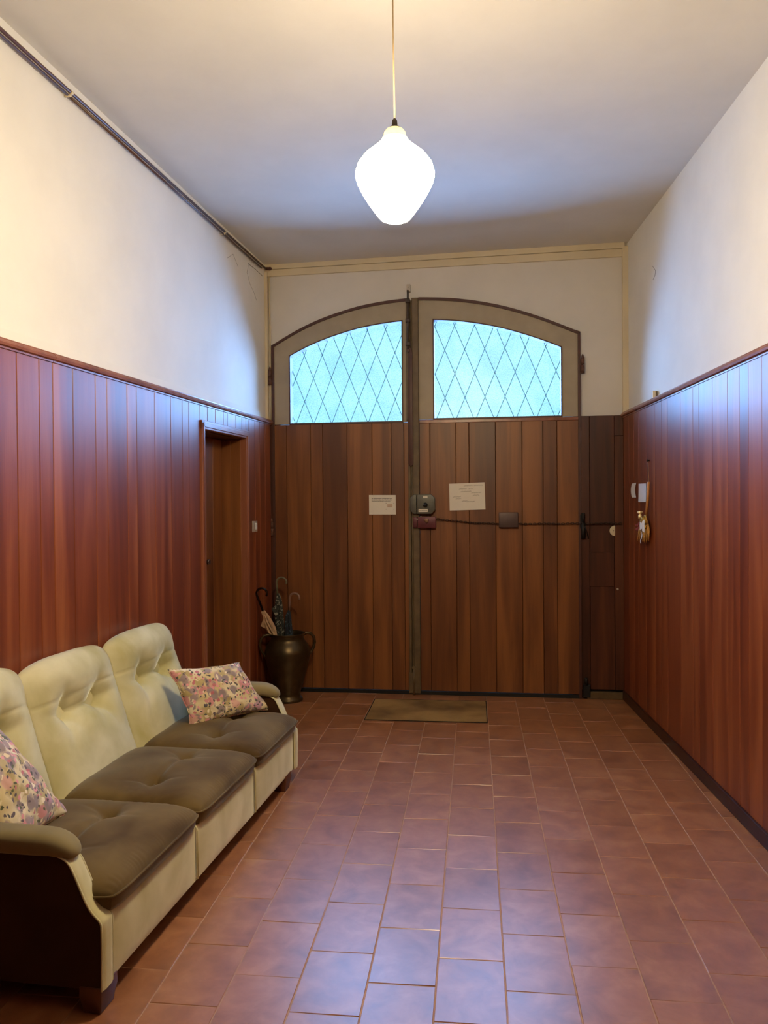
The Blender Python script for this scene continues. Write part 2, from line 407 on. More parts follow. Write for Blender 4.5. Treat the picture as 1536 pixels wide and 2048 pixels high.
# cable trunking: top band, corner ducts
m_ = MB()
sL, zL = bs(530, 553, -.01); sR, zR = bs(1253, 512, -.01)
def band(s0, s1, f0, f1, n0, n1):
    q = []
    for s in (s0, s1):
        t = (s - sL) / (sR - sL); zb = zL + (zR - zL) * t; zt = 3.181 + .036 * t + .03
        q.append((zb + (zt - zb) * f0, zb + (zt - zb) * f1))
    p = [FB(s, n, z) for s, (za, zc) in ((s0, q[0]), (s1, q[1])) for n in (n0, n1) for z in (za, zc)]
    m_.add(p, [(0, 1, 3, 2), (4, 6, 7, 5), (0, 4, 5, 1), (2, 3, 7, 6), (0, 2, 6, 4), (1, 5, 7, 3)])
band(-1.56, 1.06, 0, .42, NBK, -.012); band(-1.56, 1.06, .44, 1.0, NBK, -.002)
struct('trim_4', m_, TRUNK)
m_ = MB(); m_.cbox(FB, 1.045, 1.088, NBK, -.004, 2.02, 3.19, .003); m_.cbox(FB, -1.545, -1.522, NBK, .0, 2.02, 3.13, .003); m_.tube([FB(-1.505, -.02, 2.0), FB(-1.508, -.02, 2.6), FB(-1.512, -.02, 3.1)], .006, 8)
struct('trim_5', m_, TRUNK)

# ---- gate leaves
LPL = [-1.481, -1.385, -1.202, -1.111, -.927, -.741, -.6, -.505, -.462]
RPL = [-.392, -.315, -.127, -.033, .156, .344, .491, .589, .748]
GT = .0     # front plane of the gate
def leaf(name, s0, s1, edges, g0, g1, gz0, phase, rail):
    root = thing(name, FB((s0 + s1) / 2, 0, 0), kind='structure')
    m = MB(); planks(m, FB, edges, .028, gz0 - .005, -.03, 0, .0022, .0025); m.box(FB, edges[0], edges[-1], -.055, -.028, .028, gz0 - .005, 1)
    pp = obj('plank_panel', m, [WOODB, GAPM], root)
    # beige upper frame
    off = lambda s: arch(s) - .137
    m = MB(); n0, n1 = -.055, -.004
    def strip(fa, fb, a, b_, nn0, nn1, K=24, mm=None):
        mm = mm or m
        for i in range(K):
            p0 = a + (b_ - a) * i / K; p1 = a + (b_ - a) * (i + 1) / K
            za0, za1, zb0, zb1 = fa(p0), fa(p1), fb(p0), fb(p1)
            vs = [FB(p0, nn0, za0), FB(p1, nn0, za1), FB(p1, nn0, zb1), FB(p0, nn0, zb0), FB(p0, nn1, za0), FB(p1, nn1, za1), FB(p1, nn1, zb1), FB(p0, nn1, zb0)]
            fs = [(3, 2, 1, 0), (4, 5, 6, 7), (0, 1, 5, 4), (2, 3, 7, 6)]
            if i == 0: fs.append((0, 4, 7, 3))
            if i == K - 1: fs.append((1, 2, 6, 5))
            mm.add(vs, fs)
    strip(off, arch, g0, g1, n0, n1)
    flat = lambda s: gz0
    strip(flat, arch, s0, g0, n0, n1, 8); strip(flat, arch, g1, s1, n0, n1, 8)
    obj('upper_frame', m, BEIGE, root, weld=True)
    # brown outer edging following the arch
    m = MB(); strip(lambda s: arch(s) - .004, lambda s: arch(s) + .016, s0 - (.0 if s0 > -1 else .012), s1 + (.012 if s1 > 0 else 0), n0, .008, 30, m)
    if s0 < -1: m.box(FB, s0 - .014, s0 + .004, n0, .008, .0, arch(s0) + .012)
    if s1 > 0: m.box(FB, s1 - .004, s1 + .014, n0, .008, .0, arch(s1) + .012)
    obj('edging', m, FRAMEBR, root)
    # inner moulding around the glass
    m = MB(); e = .009
    strip(lambda s: off(s) - e, off, g0, g1, n0 - .03, .004, 24, m)
    m.box(FB, g0, g0 + e, n0 - .03, .004, gz0, off(g0)); m.box(FB, g1 - e, g1, n0 - .03, .004, gz0, off(g1))
    m.box(FB, g0, g1, n0 - .03, .002, gz0 - .006, gz0 + .008)
    obj('glazing_bead', m, FRAMEBR, root)
    if rail:
        m = MB(); m.cbox(FB, s0, s1, -.03, .006, gz0 - .028, gz0 - .004, .003); obj('rail', m, RAIL, root)
    # pane
    m = MB(); pn = -.075
    strip(lambda s: gz0 - .01, off, g0, g1, pn - .004, pn, 24, m)
    pane = obj('pane', m, GLASS, root, weld=True)
    # lead lattice
    m = MB(); hw, hh = phase[2], phase[3]; cs, cz = phase[0], phase[1]; ln_ = .0042; ny = pn + .004
    for sg in (1, -1):
        for k in range(-14, 15):
            # line: (s-cs)/hw*sg - (z-cz)/hh = 2k
            pts = []
            for i in range(401):
                s = g0 + .004 + (g1 - g0 - .008) * i / 400
                z = cz + hh * ((s - cs) / hw * sg - 2 * k)
                if gz0 + .002 < z < off(s) - .002: pts.append((s, z))
            if len(pts) > 1:
                (a, za), (c, zc) = pts[0], pts[-1]
                m.tube([FB(a, ny, za), FB(c, ny, zc)], ln_ * .62, 6)
    obj('lead_lattice', m, LEAD, pane)
    return root
m, nt, b, L = newmat('pebbled_glass'); GLASS = m
nt.nodes.remove(b); out = nt.nodes['Material Output']
tr = N(nt, 'ShaderNodeBsdfTransparent'); gl = N(nt, 'ShaderNodeBsdfGlossy'); gl.inputs['Roughness'].default_value = .35
ms = N(nt, 'ShaderNodeMixShader'); v = mapped(nt)
n = tex_noise(nt, v, 140, 3, .6); n2 = tex_noise(nt, v, 5, 3)
r = ramp(nt, [(.35, (.80, .84, .90, 1)), (.6, (1, 1, 1, 1))]); L.new(n.outputs[0], r.inputs[0])
r2 = ramp(nt, [(.35, (.90, .92, .95, 1)), (.6, (1, 1, 1, 1))]); L.new(n2.outputs[0], r2.inputs[0])
L.new(mix(nt, r.outputs[0], r2.outputs[0], 1.0, 'MULTIPLY'), tr.inputs[0])
ms.inputs[0].default_value = .04; L.new(tr.outputs[0], ms.inputs[1]); L.new(gl.outputs[0], ms.inputs[2]); L.new(ms.outputs[0], out.inputs[0])
m, nt, b, L = newmat('lead_came'); LEAD = m
out = nt.nodes['Material Output']; tr = N(nt, 'ShaderNodeBsdfTransparent'); tr.inputs[0].default_value = (.55, .8, .95, 1); ms = N(nt, 'ShaderNodeMixShader')  # blue see-through mix puts the bloom of the bright sky into the lead
b.inputs['Base Color'].default_value = srgb(110, 120, 130); b.inputs['Roughness'].default_value = .5
ms.inputs[0].default_value = .55; L.new(tr.outputs[0], ms.inputs[1]); L.new(b.outputs[0], ms.inputs[2]); L.new(ms.outputs[0], out.inputs[0])
sA, zA = bs(662.8, 755.7, -.07); sB, zB = bs(989.8, 745, -.07)
door1 = leaf('door_1', -1.478, -.462, LPL, -1.360, -.508, 1.990, (sA, zA, .0685, .172), False)
door2 = leaf('door_2', -.392, .740, RPL, -.290, .628, 2.004, (sB, zB, .0725, .175), True)
# meeting posts, bolts on the gate
m = MB(); m.cbox(FB, -.440, -.393, -.05, .018, .01, 2.885, .004); m.cbox(FB, -.452, -.441, -.05, .002, .01, 2.87, .002); m.box(FB, -.475, -.42, -.075, -.052, .01, 2.86); obj('meeting_post', m, POSTM, door2)  # rear box is added backing that blocks light leaking through the gap
m = MB(); m.cbox(FB, -.484, -.455, -.03, .014, 2.0, 2.885, .003); m.cbox(FB, -.474, -.455, -.03, .006, .03, 2.0, .003); obj('meeting_stile', m, POSTM, door1)
# espagnolette bolt
m = MB(); m.tube([FB(-.468, .024, 2.50), FB(-.466, .024, 2.94)], .0075, 10)
for z in (2.86, 2.72, 2.55): m.cbox(FB, -.484, -.45, .01, .034, z - .012, z + .012, .003)
rod = obj('bolt_rod', m, BOLTM, door1)
m = MB()
pts = [(-.018, -.40), (-.012, -.415), (0, -.42), (.012, -.415), (.018, -.40), (.016, .40), (.010, .43), (0, .44), (-.010, .43), (-.014, .40)]
m.prism([(-.452 + a, 2.085 + c) for a, c in pts], .014, .030, FB); m.tube([FB(-.463, .03, 2.50), FB(-.463, .045, 2.50)], .012, 12)
obj('bolt_bar', m, FRAMEBR, door1, bevel=.003)
s, z = bs(817, 583); m = MB(); m.box(FB, s - .014, s + .013, -.028, .012, z - .004, z + .05); m.tube([FB(s, .012, z + .025), FB(s, .017, z + .025)], .005, 8); obj('bolt_keeper', m, PALEM, wall_back, bevel=.003)
m = MB(); m.cbox(FB, -.478, -.400, .0, .02, .01, .16, .004); m.tube([FB(-.44, .024, .0), FB(-.44, .024, .21)], .008, 10); m.tube([FB(-.44, .02, .2), FB(-.44, .032, .2)], .014, 10); obj('floor_bolt', m, POSTM, door2)
# gate hinges
def hinge(name, s, z, side, par):
    m = MB(); m.tube([FB(s, .012, z - .06), FB(s, .012, z - .004)], .014, 12); m.tube([FB(s, .012, z + .002), FB(s, .012, z + .045)], .013, 12)
    m.tube([FB(s, .012, z + .045), FB(s, .012, z + .062), FB(s, .012, z + .075)], [.012, .008, .003], 10)
    m.cbox(FB, s - side * .02, s + side * .004, .0, .008, z - .05, z + .04, .002); obj(name, m, HINGE, par)
hinge('hinge', -1.503, 2.345, -1, door1); hinge('hinge', .768, 2.365, 1, door2); hinge('hinge', -1.50, 1.22, -1, door1)
m = MB(); s, z = bs(1166, 1040); m.tube([FB(s, .012, z - .13), FB(s, .012, z - .02)], .016, 12); m.tube([FB(s, .012, z - .015), FB(s, .012, z + .05)], .013, 12); m.cbox(FB, s - .022, s + .006, 0, .014, z - .06, z + .04, .002)
m.tube([FB(s - .01, .02, z + .0), FB(s + .02, .022, z - .07), FB(s + .035, .015, z - .13)], .004, 6)
obj('hinge', m, BLACK, door2)
m = MB(); s, z = bs(1172, 1360); m.cbox(FB, s - .02, s + .03, -.01, .02, .01, .10, .006); m.tube([FB(s, .016, .1), FB(s, .016, .15)], .011, 10); obj('hinge', m, BLACK, door2)
m = MB(); m.box(FB, .7545, .7565, -.03, -.002, 1.32, 1.9); obj('light_slit', m, PALEM, door2)  # pale strip stands in for daylight showing through the gate's edge gap
m = MB(); m.box(FB, -1.48, .75, -.06, .006, .0, .026); struct('trim_6', m, BLACK)  # black strip stands in for the dark gap under the gate

# ------------------------------------------------------------------ lock and plates on the gate
s0, _ = bs(820, 1010, .04); s1, _ = bs(870, 1010, .04); _, z0 = bs(845, 1028, .04); _, z1 = bs(845, 989, .04); sm, _ = bs(833.5, 1010, .04)
root = thing('box_lock', FB((s0 + s1) / 2, 0, z0), label='grey octagonal box lock with a black knob mounted on the gate meeting post', cat='lock')
k = .026
m = MB(); m.prism([(sm + .002, z0), (s1 - k, z0), (s1, z0 + k), (s1, z1 - k), (s1 - k, z1), (sm + .002, z1)], .018, .052, FB); obj('lock_case', m, LOCKG, root, bevel=.004)
m = MB(); m.prism([(sm - .002, z0), (s0 + k, z0), (s0, z0 + k), (s0, z1 - k), (s0 + k, z1), (sm - .002, z1)], .014, .046, FB); obj('keeper', m, LOCKG, root, bevel=.004)
m = MB()
for i in range(9): m.box(FB, sm - .0035, sm + .0035, .046, .0535, z0 + .004 + i * .0152, z0 + .012 + i * .0152)
obj('striker_slots', m, BLACK, root)
skn, zkn = bs(850.5, 1010, .06); RB = Matrix.Rotation(PI / 2, 3, 'X')
m = MB(); m.lathe([(0, -.0), (.017, 0), (.017, .006), (.013, .010), (.014, .022), (.009, .027), (0, .028)], FB(skn, .052, zkn), 20, axis=RB); obj('knob', m, BLACK, root)
m = MB(); m.box(FB, skn - .017, skn - .011, .055, .060, zkn + .001, zkn + .007); obj('indicator_dot', m, PAPER2, root, label='small white dot beside the knob')
a0, c1_ = bs(837, 1018, .054); a1, c0_ = bs(855.5, 1024, .054)
m = MB(); m.box(FB, a0, a1, .052, .0532, c0_, c1_); lb = obj('label_plate', m, PAPER, root)
m = MB()
for i in range(9): m.box(FB, a0 + .005 + i * .0066, a0 + .009 + i * .0066, .0532, .0536, c0_ + .008, c0_ + .0125)
obj('lettering', m, INK, lb)
a0, c1_ = bs(846, 992, .054); a1, c0_ = bs(855, 996, .054)
m = MB(); m.box(FB, a0, a1, .052, .0532, c0_, c1_); obj('label_plate', m, PAPER, root)
s0, _ = bs(826, 1045, .035); s1, _ = bs(872, 1045, .035); _, z0 = bs(845, 1056, .035); _, z1 = bs(845, 1033.5, .035); sm2, _ = bs(835, 1045, .035)
root = thing('rim_lock', FB((s0 + s1) / 2, 0, z0), label='maroon rectangular rim lock with a squarish brass knob directly below the grey box lock', cat='lock')
m = MB(); m.box(FB, sm2 + .002, s1, .018, .048, z0, z1); obj('lock_case', m, LOCKM, root, bevel=.004)
m = MB(); m.box(FB, s0, sm2 - .002, .014, .042, z0 + .002, z1 - .002); obj('keeper', m, LOCKM, root, bevel=.004)
skn, zkn = bs(853, 1041, .05)
m = MB(); m.prism([(skn - .018, zkn), (skn - .008, zkn + .018), (skn + .016, zkn + .010), (skn + .014, zkn - .012), (skn, zkn - .020)], .048, .060, FB); obj('knob', m, simple('tarnished_brass', srgb(120, 88, 66), .45, .5), root, bevel=.003)
m = MB(); m.tube([FB(sm2, .046, z1 - .016), FB(sm2, .05, z1 - .016)], .005, 8); m.tube([FB(sm2 + .02, .045, z1 + .001), FB(sm2 + .03, .045, z1 + .001)], .003, 8); obj('screw', m, PALEM, root)
# chain
m = MB(); s0, z0 = bs(874, 1038, .02); s1, z1 = bs(1243, 1047, .02); nl = 79
for i in range(nl):
    t = (i + .5) / nl; s = s0 + (s1 - s0) * t
    if t < .33: z = z0 + (bs(1000, 1047, .02)[1] - z0) * (math.sin(min(1, t / .33) * PI / 2))
    else: z = z1 + 0
    z += -.003 * math.sin(t * 40) * .5
    Lk, Wk = .0125, .0062; ring = []
    for q in range(12):
        a = 2 * PI * q / 12; u_, w_ = math.cos(a) * Lk, math.sin(a) * Wk
        ring.append(FB(s + u_, .016 + (w_ if i % 2 else 0), z + (0 if i % 2 else w_)))
    m.tube(ring, .0022, 6, closed=True)
obj('chain', m, simple('dull_chain_metal', srgb(60, 44, 36), .5, .5), None, label='thin dark metal chain stretched from the maroon lock across the right gate leaf', cat='chain')
m = MB(); m.tube([FB(s0 - .006, .03, z0 + .006), FB(s0 + .012, .03, z0 - .004), FB(s0 + .03, .022, z0 - .01)], [.008, .011, .005], 8)
# cover
s0, z1 = bs(997.5, 1025, .035); s1, z0 = bs(1036.5, 1055, .035)
m = MB(); m.box(FB, s0, s1, .0, .035, z0, z1)
root = obj('cover_plate', m, BOXM, None, label='plain brown-grey metal box over the chain on the right gate leaf', cat='cover plate', bevel=.004)
# notes
def paper(name, corners, n, label, cat, curl=.004):
    """corners px TL TR BR BL on back wall"""
    c = [bs(x, y_, n) for x, y_ in corners]
    def fn(a, b_, dn=0):
        t = [c[0][q] * (1 - a) + c[1][q] * a for q in (0, 1)]; u = [c[3][q] * (1 - a) + c[2][q] * a for q in (0, 1)]
        s = t[0] * (1 - b_) + u[0] * b_; z = t[1] * (1 - b_) + u[1] * b_
        return FB(s, n + dn + curl * ((2 * a - 1) ** 2 * .6 + b_ ** 3 * .6), z)
    m = MB(); m.grid(lambda a, b_: fn(a, b_), 12, 12); m.grid(lambda a, b_: fn(a, b_, .0006), 12, 12)
    return obj(name, m, PAPER, None, label=label, cat=cat), fn
o, fn = paper('printed_notice', [(738, 990), (791.5, 990), (792, 1029), (738.5, 1029)], .003, 'small cream notice with three printed lines taped on the left gate leaf', 'notice')
m = MB(); random.seed(3)
def inkbar(mm, fn, a0, a1, b0, b1, dn=.0009):
    p = [fn(a0, b0, dn), fn(a1, b0, dn), fn(a1, b1, dn), fn(a0, b1, dn)]; q = [x + NB * .0004 for x in p]
    mm.add(p + q, [(0, 1, 2, 3), (7, 6, 5, 4), (0, 4, 5, 1), (1, 5, 6, 2), (2, 6, 7, 3), (3, 7, 4, 0)])
for row, (b0, e) in enumerate(((.165, .86), (.235, .84), (.305, .82))):
    a = .10
    while a < e:
        wlen = random.uniform(.02, .035)
        inkbar(m, fn, a, min(e, a + wlen * .8), b0 + .012, b0 + .012 + random.uniform(.024, .036)); a += wlen + (.012 if random.random() < .25 else .002)
obj('printed_text', m, INK, o)
for a, b0 in ((.62, .40), (.91, .40), (.62, .71), (.91, .71)):
    m = MB(); inkbar(m, fn, a, a + .035, b0, b0 + .04); obj('stamp_mark', m, PENCIL, o)
m = MB(); inkbar(m, fn, .68, .87, .46, .62); obj('faint_patch', m, simple('pinkish_print', srgb(196, 168, 142), .8), o)
o, fn = paper('handwritten_note', [(898, 967.5), (969, 964.5), (971, 1019), (899.5, 1021)], .003, 'larger slightly tilted paper with faint handwriting pinned on the right gate leaf', 'note')
m = MB()
for a0, a1, b_ in ((.42, .66, .10), (.7, .95, .10), (.28, .50, .21), (.55, .66, .21), (.32, .62, .31), (.62, .9, .37), (.66, .84, .46), (.10, .32, .50), (.18, .33, .57), (.35, .5, .66), (.48, .70, .69)):
    pts = []; nst = int((a1 - a0) / .008)
    for i in range(nst + 1):
        a = a0 + (a1 - a0) * i / nst; pts.append(fn(a, b_ + .018 * math.sin(i * 2.1) + .008 * math.sin(i * .7), .0012))
    m.tube(pts, .0009, 4)
obj('handwriting', m, PENCIL, o)

# ------------------------------------------------------------------ pillar: hatch, round plate
m = MB(); s0, z1 = bs(1179, 1105); s1, z0 = bs(1232, 1173)
m.cbox(FB, s0, s1 - .012, -.004, .004, z0, z1, .002); r_ = obj('access_hatch', m, WOODD, None, label='square dark wood hatch in the narrow panel right of the gate', cat='hatch')
m = MB(); s, z = bs(1235, 1178); m.tube([FB(s, .003, z), FB(s, .012, z)], .007, 10); obj('pin', m, PALEM, r_)
s, z = bs(1230, 1061.5); rad = .037
m = MB(); pts = [(s, z + rad)] + [(s + rad * math.cos(t), z + rad * math.sin(t)) for t in [PI / 2 + i * PI / 20 for i in range(1, 20)]] + [(s, z - rad)]
m.prism(pts, -.004, .010, FB); r_ = obj('junction_cover', m, PLASTIC, None, label='half-round cream plastic cover beside the dark corner strip at chain height', cat='cover', bevel=.002)
m = MB(); m.tube([FB(s - .012, .009, z), FB(s - .012, .011, z)], .003, 8); obj('screw', m, BOLTM, r_)

# ------------------------------------------------------------------ right wall things
y0, z1 = rs(1265.5, 966); y1, z0 = rs(1274, 995)
def rpaper(name, pc, label, cat, curve=0):
    c = [rs(x, y_) for x, y_ in pc]
    def fn(a, b_, dn=0):
        t = [c[0][q] * (1 - a) + c[1][q] * a for q in (0, 1)]; u = [c[3][q] * (1 - a) + c[2][q] * a for q in (0, 1)]
        y = t[0] * (1 - b_) + u[0] * b_ + curve * math.sin(PI * b_); z = t[1] * (1 - b_) + u[1] * b_
        return FR(y, .004 + dn + .004 * (b_ - .5) ** 2, z)
    m = MB(); m.grid(lambda a, b_: fn(a, b_), 4, 14); m.grid(lambda a, b_: fn(a, b_, .0012), 4, 14)
    return obj(name, m, PAPER2, None, label=label, cat=cat)
rpaper('paper_slip', [(1265.5, 967), (1274, 965.5), (1274, 995), (1265.5, 995)], 'narrow curved white slip on right wall panelling, nearest the gate corner', 'paper', .03)
rpaper('paper_card', [(1279, 967.5), (1294, 966.5), (1293.5, 1004), (1278.5, 1004)], 'wider white card on right wall panelling beside the little broom handle', 'card')
# hanging broom
STRAW = simple('straw', srgb(206, 160, 88), .8, var=.3, scale=200, bmp=.4); STRAWD = simple('gold_ribbon', srgb(190, 150, 60), .4, .3, var=.35, scale=120)
ny, nz = rs(1299, 921); hy, hz = rs(1297, 965, .02); by, bz = rs(1293.5, 1033, .02); ey, ez = rs(1290, 1082, .02)
root = thing('decorative_broom', FR(ey, .02, ez), label='small straw broom with gold bow and dried flowers hanging on the right wall', cat='broom')
m = MB(); m.tube([FR(ny, .008, nz), FR(hy, .02, hz)], .0016, 6); obj('string', m, simple('twine', srgb(180, 150, 110), .8), root)
m = MB(); m.tube([FR(hy, .02, hz + .004), FR(hy * .5 + by * .5 - .01, .022, (hz + bz) / 2), FR(by, .024, bz)], [.009, .009, .008], 10); obj('handle', m, simple('pale_stick', srgb(186, 128, 72), .6, var=.15, scale=80), root)
m = MB(); random.seed(5)
for i in range(70):
    a = random.uniform(-1, 1); dn_ = random.uniform(-.014, .016); sp = random.uniform(.85, 1.05)
    yb, zb = by, bz - .02; ye = ey + .012 + a * .095; ze = ez + random.uniform(-.008, .012)
    m.tube([FR(yb + a * .02, .024 + dn_ * .3, zb), FR(yb * .5 + ye * .5 + a * .03, .026 + dn_, (zb + ze) / 2), FR(ye, .026 + dn_, ze)], [.003, .0045, .0025], 5)
obj('bristles', m, STRAW, root)
m = MB(); 
for (dy, dz, r1_, ang) in ((.0, 0, .02, 0), (.045, .01, .024, .5), (-.04, .015, .022, -.6), (.06, -.03, .018, 1.0), (-.03, -.035, .018, 2.0)):
    cpt = FR(by + dy, .04, bz - .03 + dz); m.tube([cpt + Vector((0, r1_ * math.cos(t) * 1.3, r1_ * math.sin(t) * .8 + r1_ * .3 * math.cos(t + ang))) for t in [2 * PI * q / 14 for q in range(14)]], .006, 6, closed=True)
obj('gold_bow', m, STRAWD, root, label='shiny gold ribbon bow')
py_, pz_ = rs(1285, 1030, .03); m = MB(); m.lathe([(0, 0), (.012, 0), (.012, .018), (.008, .02), (.008, .028), (.018, .032), (.018, .042), (0, .044)], FR(py_, .045, pz_ - .02), 14); obj('gilt_charm', m, simple('pale_gold', srgb(250, 225, 170), .3, .4), root)
m = MB(); random.seed(8)
for i in range(16):
    yy, zz = rs(random.uniform(1276, 1283), random.uniform(1046, 1064), .03); c = FR(yy, .035 + random.uniform(-.01, .01), zz); r0 = random.uniform(.006, .011)
    m.lathe([(0, -r0), (r0 * .8, -r0 * .6), (r0, 0), (r0 * .7, r0 * .7), (0, r0)], c, 8)
obj('dried_flowers', m, simple('dried_pink', srgb(136, 62, 66), .8, var=.3, scale=80), root)
m = MB()
yy, zz = rs(1288, 1052, .04)
for sg in (-1, 1): m.grid(lambda a, b_: FR(yy + sg * a * .05 + .01, .046 + .01 * math.sin(a * 3), zz + (b_ - .5) * (.03 + .05 * a)), 6, 4)
m.grid(lambda a, b_: FR(yy + .03 + a * .02 + b_ * .01, .045 + .004 * math.sin(b_ * 9), zz - b_ * .11), 2, 8)
obj('white_ribbon', m, PAPER2, root, label='small white ribbon')
m = MB(); m.tube([FR(ny, -.002, nz), FR(ny, .014, nz)], .0045, 8); m.tube([FR(ny, .013, nz), FR(ny, .016, nz)], .009, 10); m.box(FR, ny + .012, ny + .04, -.002, .006, nz - .004, nz + .004)
obj('wall_nail', m, BLACK, None, label='dark nail in the right wall panelling holding the broom string', cat='nail')
yy, zz = rs(1303, 797, -.01)
m = MB(); m.box(FR, yy - .035, yy + .002, -.036, -.008, 2.0245, 2.075); r_ = obj('small_wall_box', m, PLASTIC, None, label='tiny cream box standing on top of the right wall rail', cat='box', bevel=.003)
m = MB(); m.box(FR, yy - .037, yy - .022, -.0355, -.026, 2.028, 2.07); obj('dark_face', m, POSTM, r_)
# left wall switch
yy, zz = ls(508.5, 1053)
m = MB(); m.box(FL, yy - .045, yy + .045, .0, .008, zz - .038, zz + .038); r_ = obj('light_switch', m, PALEM, None, label='small rectangular light switch on left wall just past the doorway', cat='light switch', bevel=.003)
m = MB(); m.box(FL, yy - .002, yy + .028, .008, .013, zz - .022, zz + .024); obj('rocker', m, PAPER2, r_, bevel=.002)
for px, py in ((1245, 938), (1245, 1064)):
    pass

# ------------------------------------------------------------------ pipe under the ceiling on the left
m = MB()
def lp(px, py, n): return hit(px, py, FL(4, n, 0), NL)
pf = lp(531, 537, -.012); pn_ = lp(0, 57, -.012)
dirp = (pn_ - pf); near = pf + dirp * 2.2
tj = (lp(142, 183, -.012) - pf).length / dirp.length; tk = (lp(450, 466, -.012) - pf).length / dirp.length
m.tube([pf, pn_, near], .0075, 10); q = Vector((0, 0, -.013)) - NL * .010
m.tube([pf + dirp * .02 + q, pf + dirp * (tj - .004) + q], .0055, 10); m.tube([pf + dirp * (tj + .004) + q, near + q], .0055, 10)
root = obj('ceiling_pipe', m, simple('brown_pipe_paint', srgb(84, 54, 42), .35, var=.12), None, label='long brown painted double pipe running along the top of the left wall', cat='pipe')
m = MB(); e = pf + Vector((.0, 0, 0)); m.tube([e, e + Vector((.035, -.01, -.006))], [.010, .012], 12); m.lathe([(0, -.014), (.012, -.008), (.014, 0), (.012, .008), (0, .014)], e + Vector((.036, -.01, -.006)), 12); obj('end_cap', m, FRAMEBR, root)
for t in (tk, tj):
    c = pf + dirp * t; m = MB(); m.tube([c - NL * .03 + Vector((0, 0, -.012)), c + Vector((0, 0, -.012))], .006, 8); m.tube([c - dirp.normalized() * .008, c + dirp.normalized() * .008], .0095, 12); obj('clip', m, TRUNK, root)

# ------------------------------------------------------------------ door mat
m = MB(); mx0, mx1, my0, my1 = -.713, .078, 5.03, 5.572
root = thing('door_mat', ((mx0 + mx1) / 2, (my0 + my1) / 2, 0), label='worn olive-brown coir mat on the tiles before the gate', cat='door mat')
mt, nt, b, L = newmat('coir'); v = mapped(nt); n = tex_noise(nt, v, 2.6, 3, .5); n2 = tex_noise(nt, v, 160, 3, .7)
r = ramp(nt, [(.38, srgb(120, 90, 52)), (.62, srgb(172, 138, 84))]); L.new(n.outputs[0], r.inputs[0])
L.new(mix(nt, r.outputs[0], mix(nt, (.7, .7, .7, 1), (1.1, 1.1, 1.1, 1), n2.outputs[0]), 1.0, 'MULTIPLY'), b.inputs['Base Color']); b.inputs['Roughness'].default_value = .95
bump(nt, b, n2.outputs[0], .6, .004)
m.grid(lambda a, b_: Vector((mx0 + .006 + a * (mx1 - mx0 - .012), my0 + .006 + b_ * (my1 - my0 - .012), .0045 + .0012 * noise.noise(Vector((a * 9, b_ * 7, 0))))), 50, 40); m.box(ID, mx0 + .006, mx1 - .006, my0 + .006, my1 - .006, .0, .002)
obj('coir_pile', m, mt, root)
m = MB()
for bb in ((mx0, mx1, my1 - .006, my1), (mx0, mx0 + .005, my0, my1), (mx1 - .005, mx1, my0, my1), (mx0, mx1, my0, my0 + .003)): m.box(ID, bb[0], bb[1], bb[2], bb[3], .0, .005)
obj('edge_frame', m, GAPM, root)

# ------------------------------------------------------------------ pendant lamp
LY = 2.5; lc = at(790, 352, LY); ztop = at(790, 240, LY).z
px2m = lambda d: d * LY / FPX * 1.0
root = thing('pendant_lamp', (lc.x, LY, at(790, 445, LY).z), label='glowing white glass pendant lamp hanging on a thin cable from the ceiling', cat='lamp')
def lz(py): return at(790, py, LY).z
def LR(r_px): return px2m(r_px) * 1.0
ctr = Vector((lc.x, LY, 0))
prof = [(0, 442), (20, 442), (29, 438), (36, 430), (46, 416), (57, 400), (67, 383), (75.5, 366), (78.8, 354), (79, 346), (74.5, 331), (62, 314), (42, 297), (31, 287), (25, 279)]
m = MB(); m.lathe([(LR(r_), lz(y_)) for r_, y_ in prof], ctr, 48)
ms_, nt, b, L = newmat('glowing_opal_glass'); b.inputs['Base Color'].default_value = (.9, .88, .8, 1); b.inputs['Emission Color'].default_value = (1, .80, .49, 1); LAMP = 125
tc_ = N(nt, 'ShaderNodeTexCoord'); sz_ = N(nt, 'ShaderNodeSeparateXYZ'); L.new(tc_.outputs['Object'], sz_.inputs[0]); mr_ = N(nt, 'ShaderNodeMapRange'); L.new(sz_.outputs[2], mr_.inputs[0])
mr_.inputs[1].default_value = .15; mr_.inputs[2].default_value = .25; mr_.inputs[3].default_value = LAMP * 1.1; mr_.inputs[4].default_value = LAMP * .12; L.new(mr_.outputs[0], b.inputs['Emission Strength'])
obj('glass_shade', m, ms_, root)
mn_, nt, b, L = newmat('glowing_neck_glass'); b.inputs['Base Color'].default_value = (.8, .75, .5, 1); b.inputs['Emission Color'].default_value = (1, .8, .36, 1); b.inputs['Emission Strength'].default_value = .75
m = MB(); m.lathe([(LR(r_), lz(y_)) for r_, y_ in [(25.5, 278.5), (22.5, 272), (21.5, 266), (17, 260), (11, 257), (5, 256.5), (0, 256.5)]], ctr, 40); obj('neck', m, mn_, root, label='yellowish glass neck')
m = MB(); m.lathe([(LR(r_), lz(y_)) for r_, y_ in [(15, 259), (12, 256), (5.6, 254), (4.2, 240), (2.6, 237.5), (0, 237.5)]], ctr, 24)
for i in range(14):
    a = 2 * PI * i / 14; m.tube([ctr + Vector((LR(5.6) * math.cos(a), LR(5.6) * math.sin(a), lz(254))), ctr + Vector((LR(4.3) * math.cos(a), LR(4.3) * math.sin(a), lz(240)))], .0008, 5)
obj('cap', m, simple('dark_cap', srgb(74, 62, 50), .5), root)
m = MB(); m.tube([ctr + Vector((0, 0, lz(240))), ctr + Vector((-.003, 0, 2.9)), ctr + Vector((-.004, 0, 3.215))], .0026, 8); obj('cable', m, simple('cream_cable', srgb(214, 190, 150), .6), root)
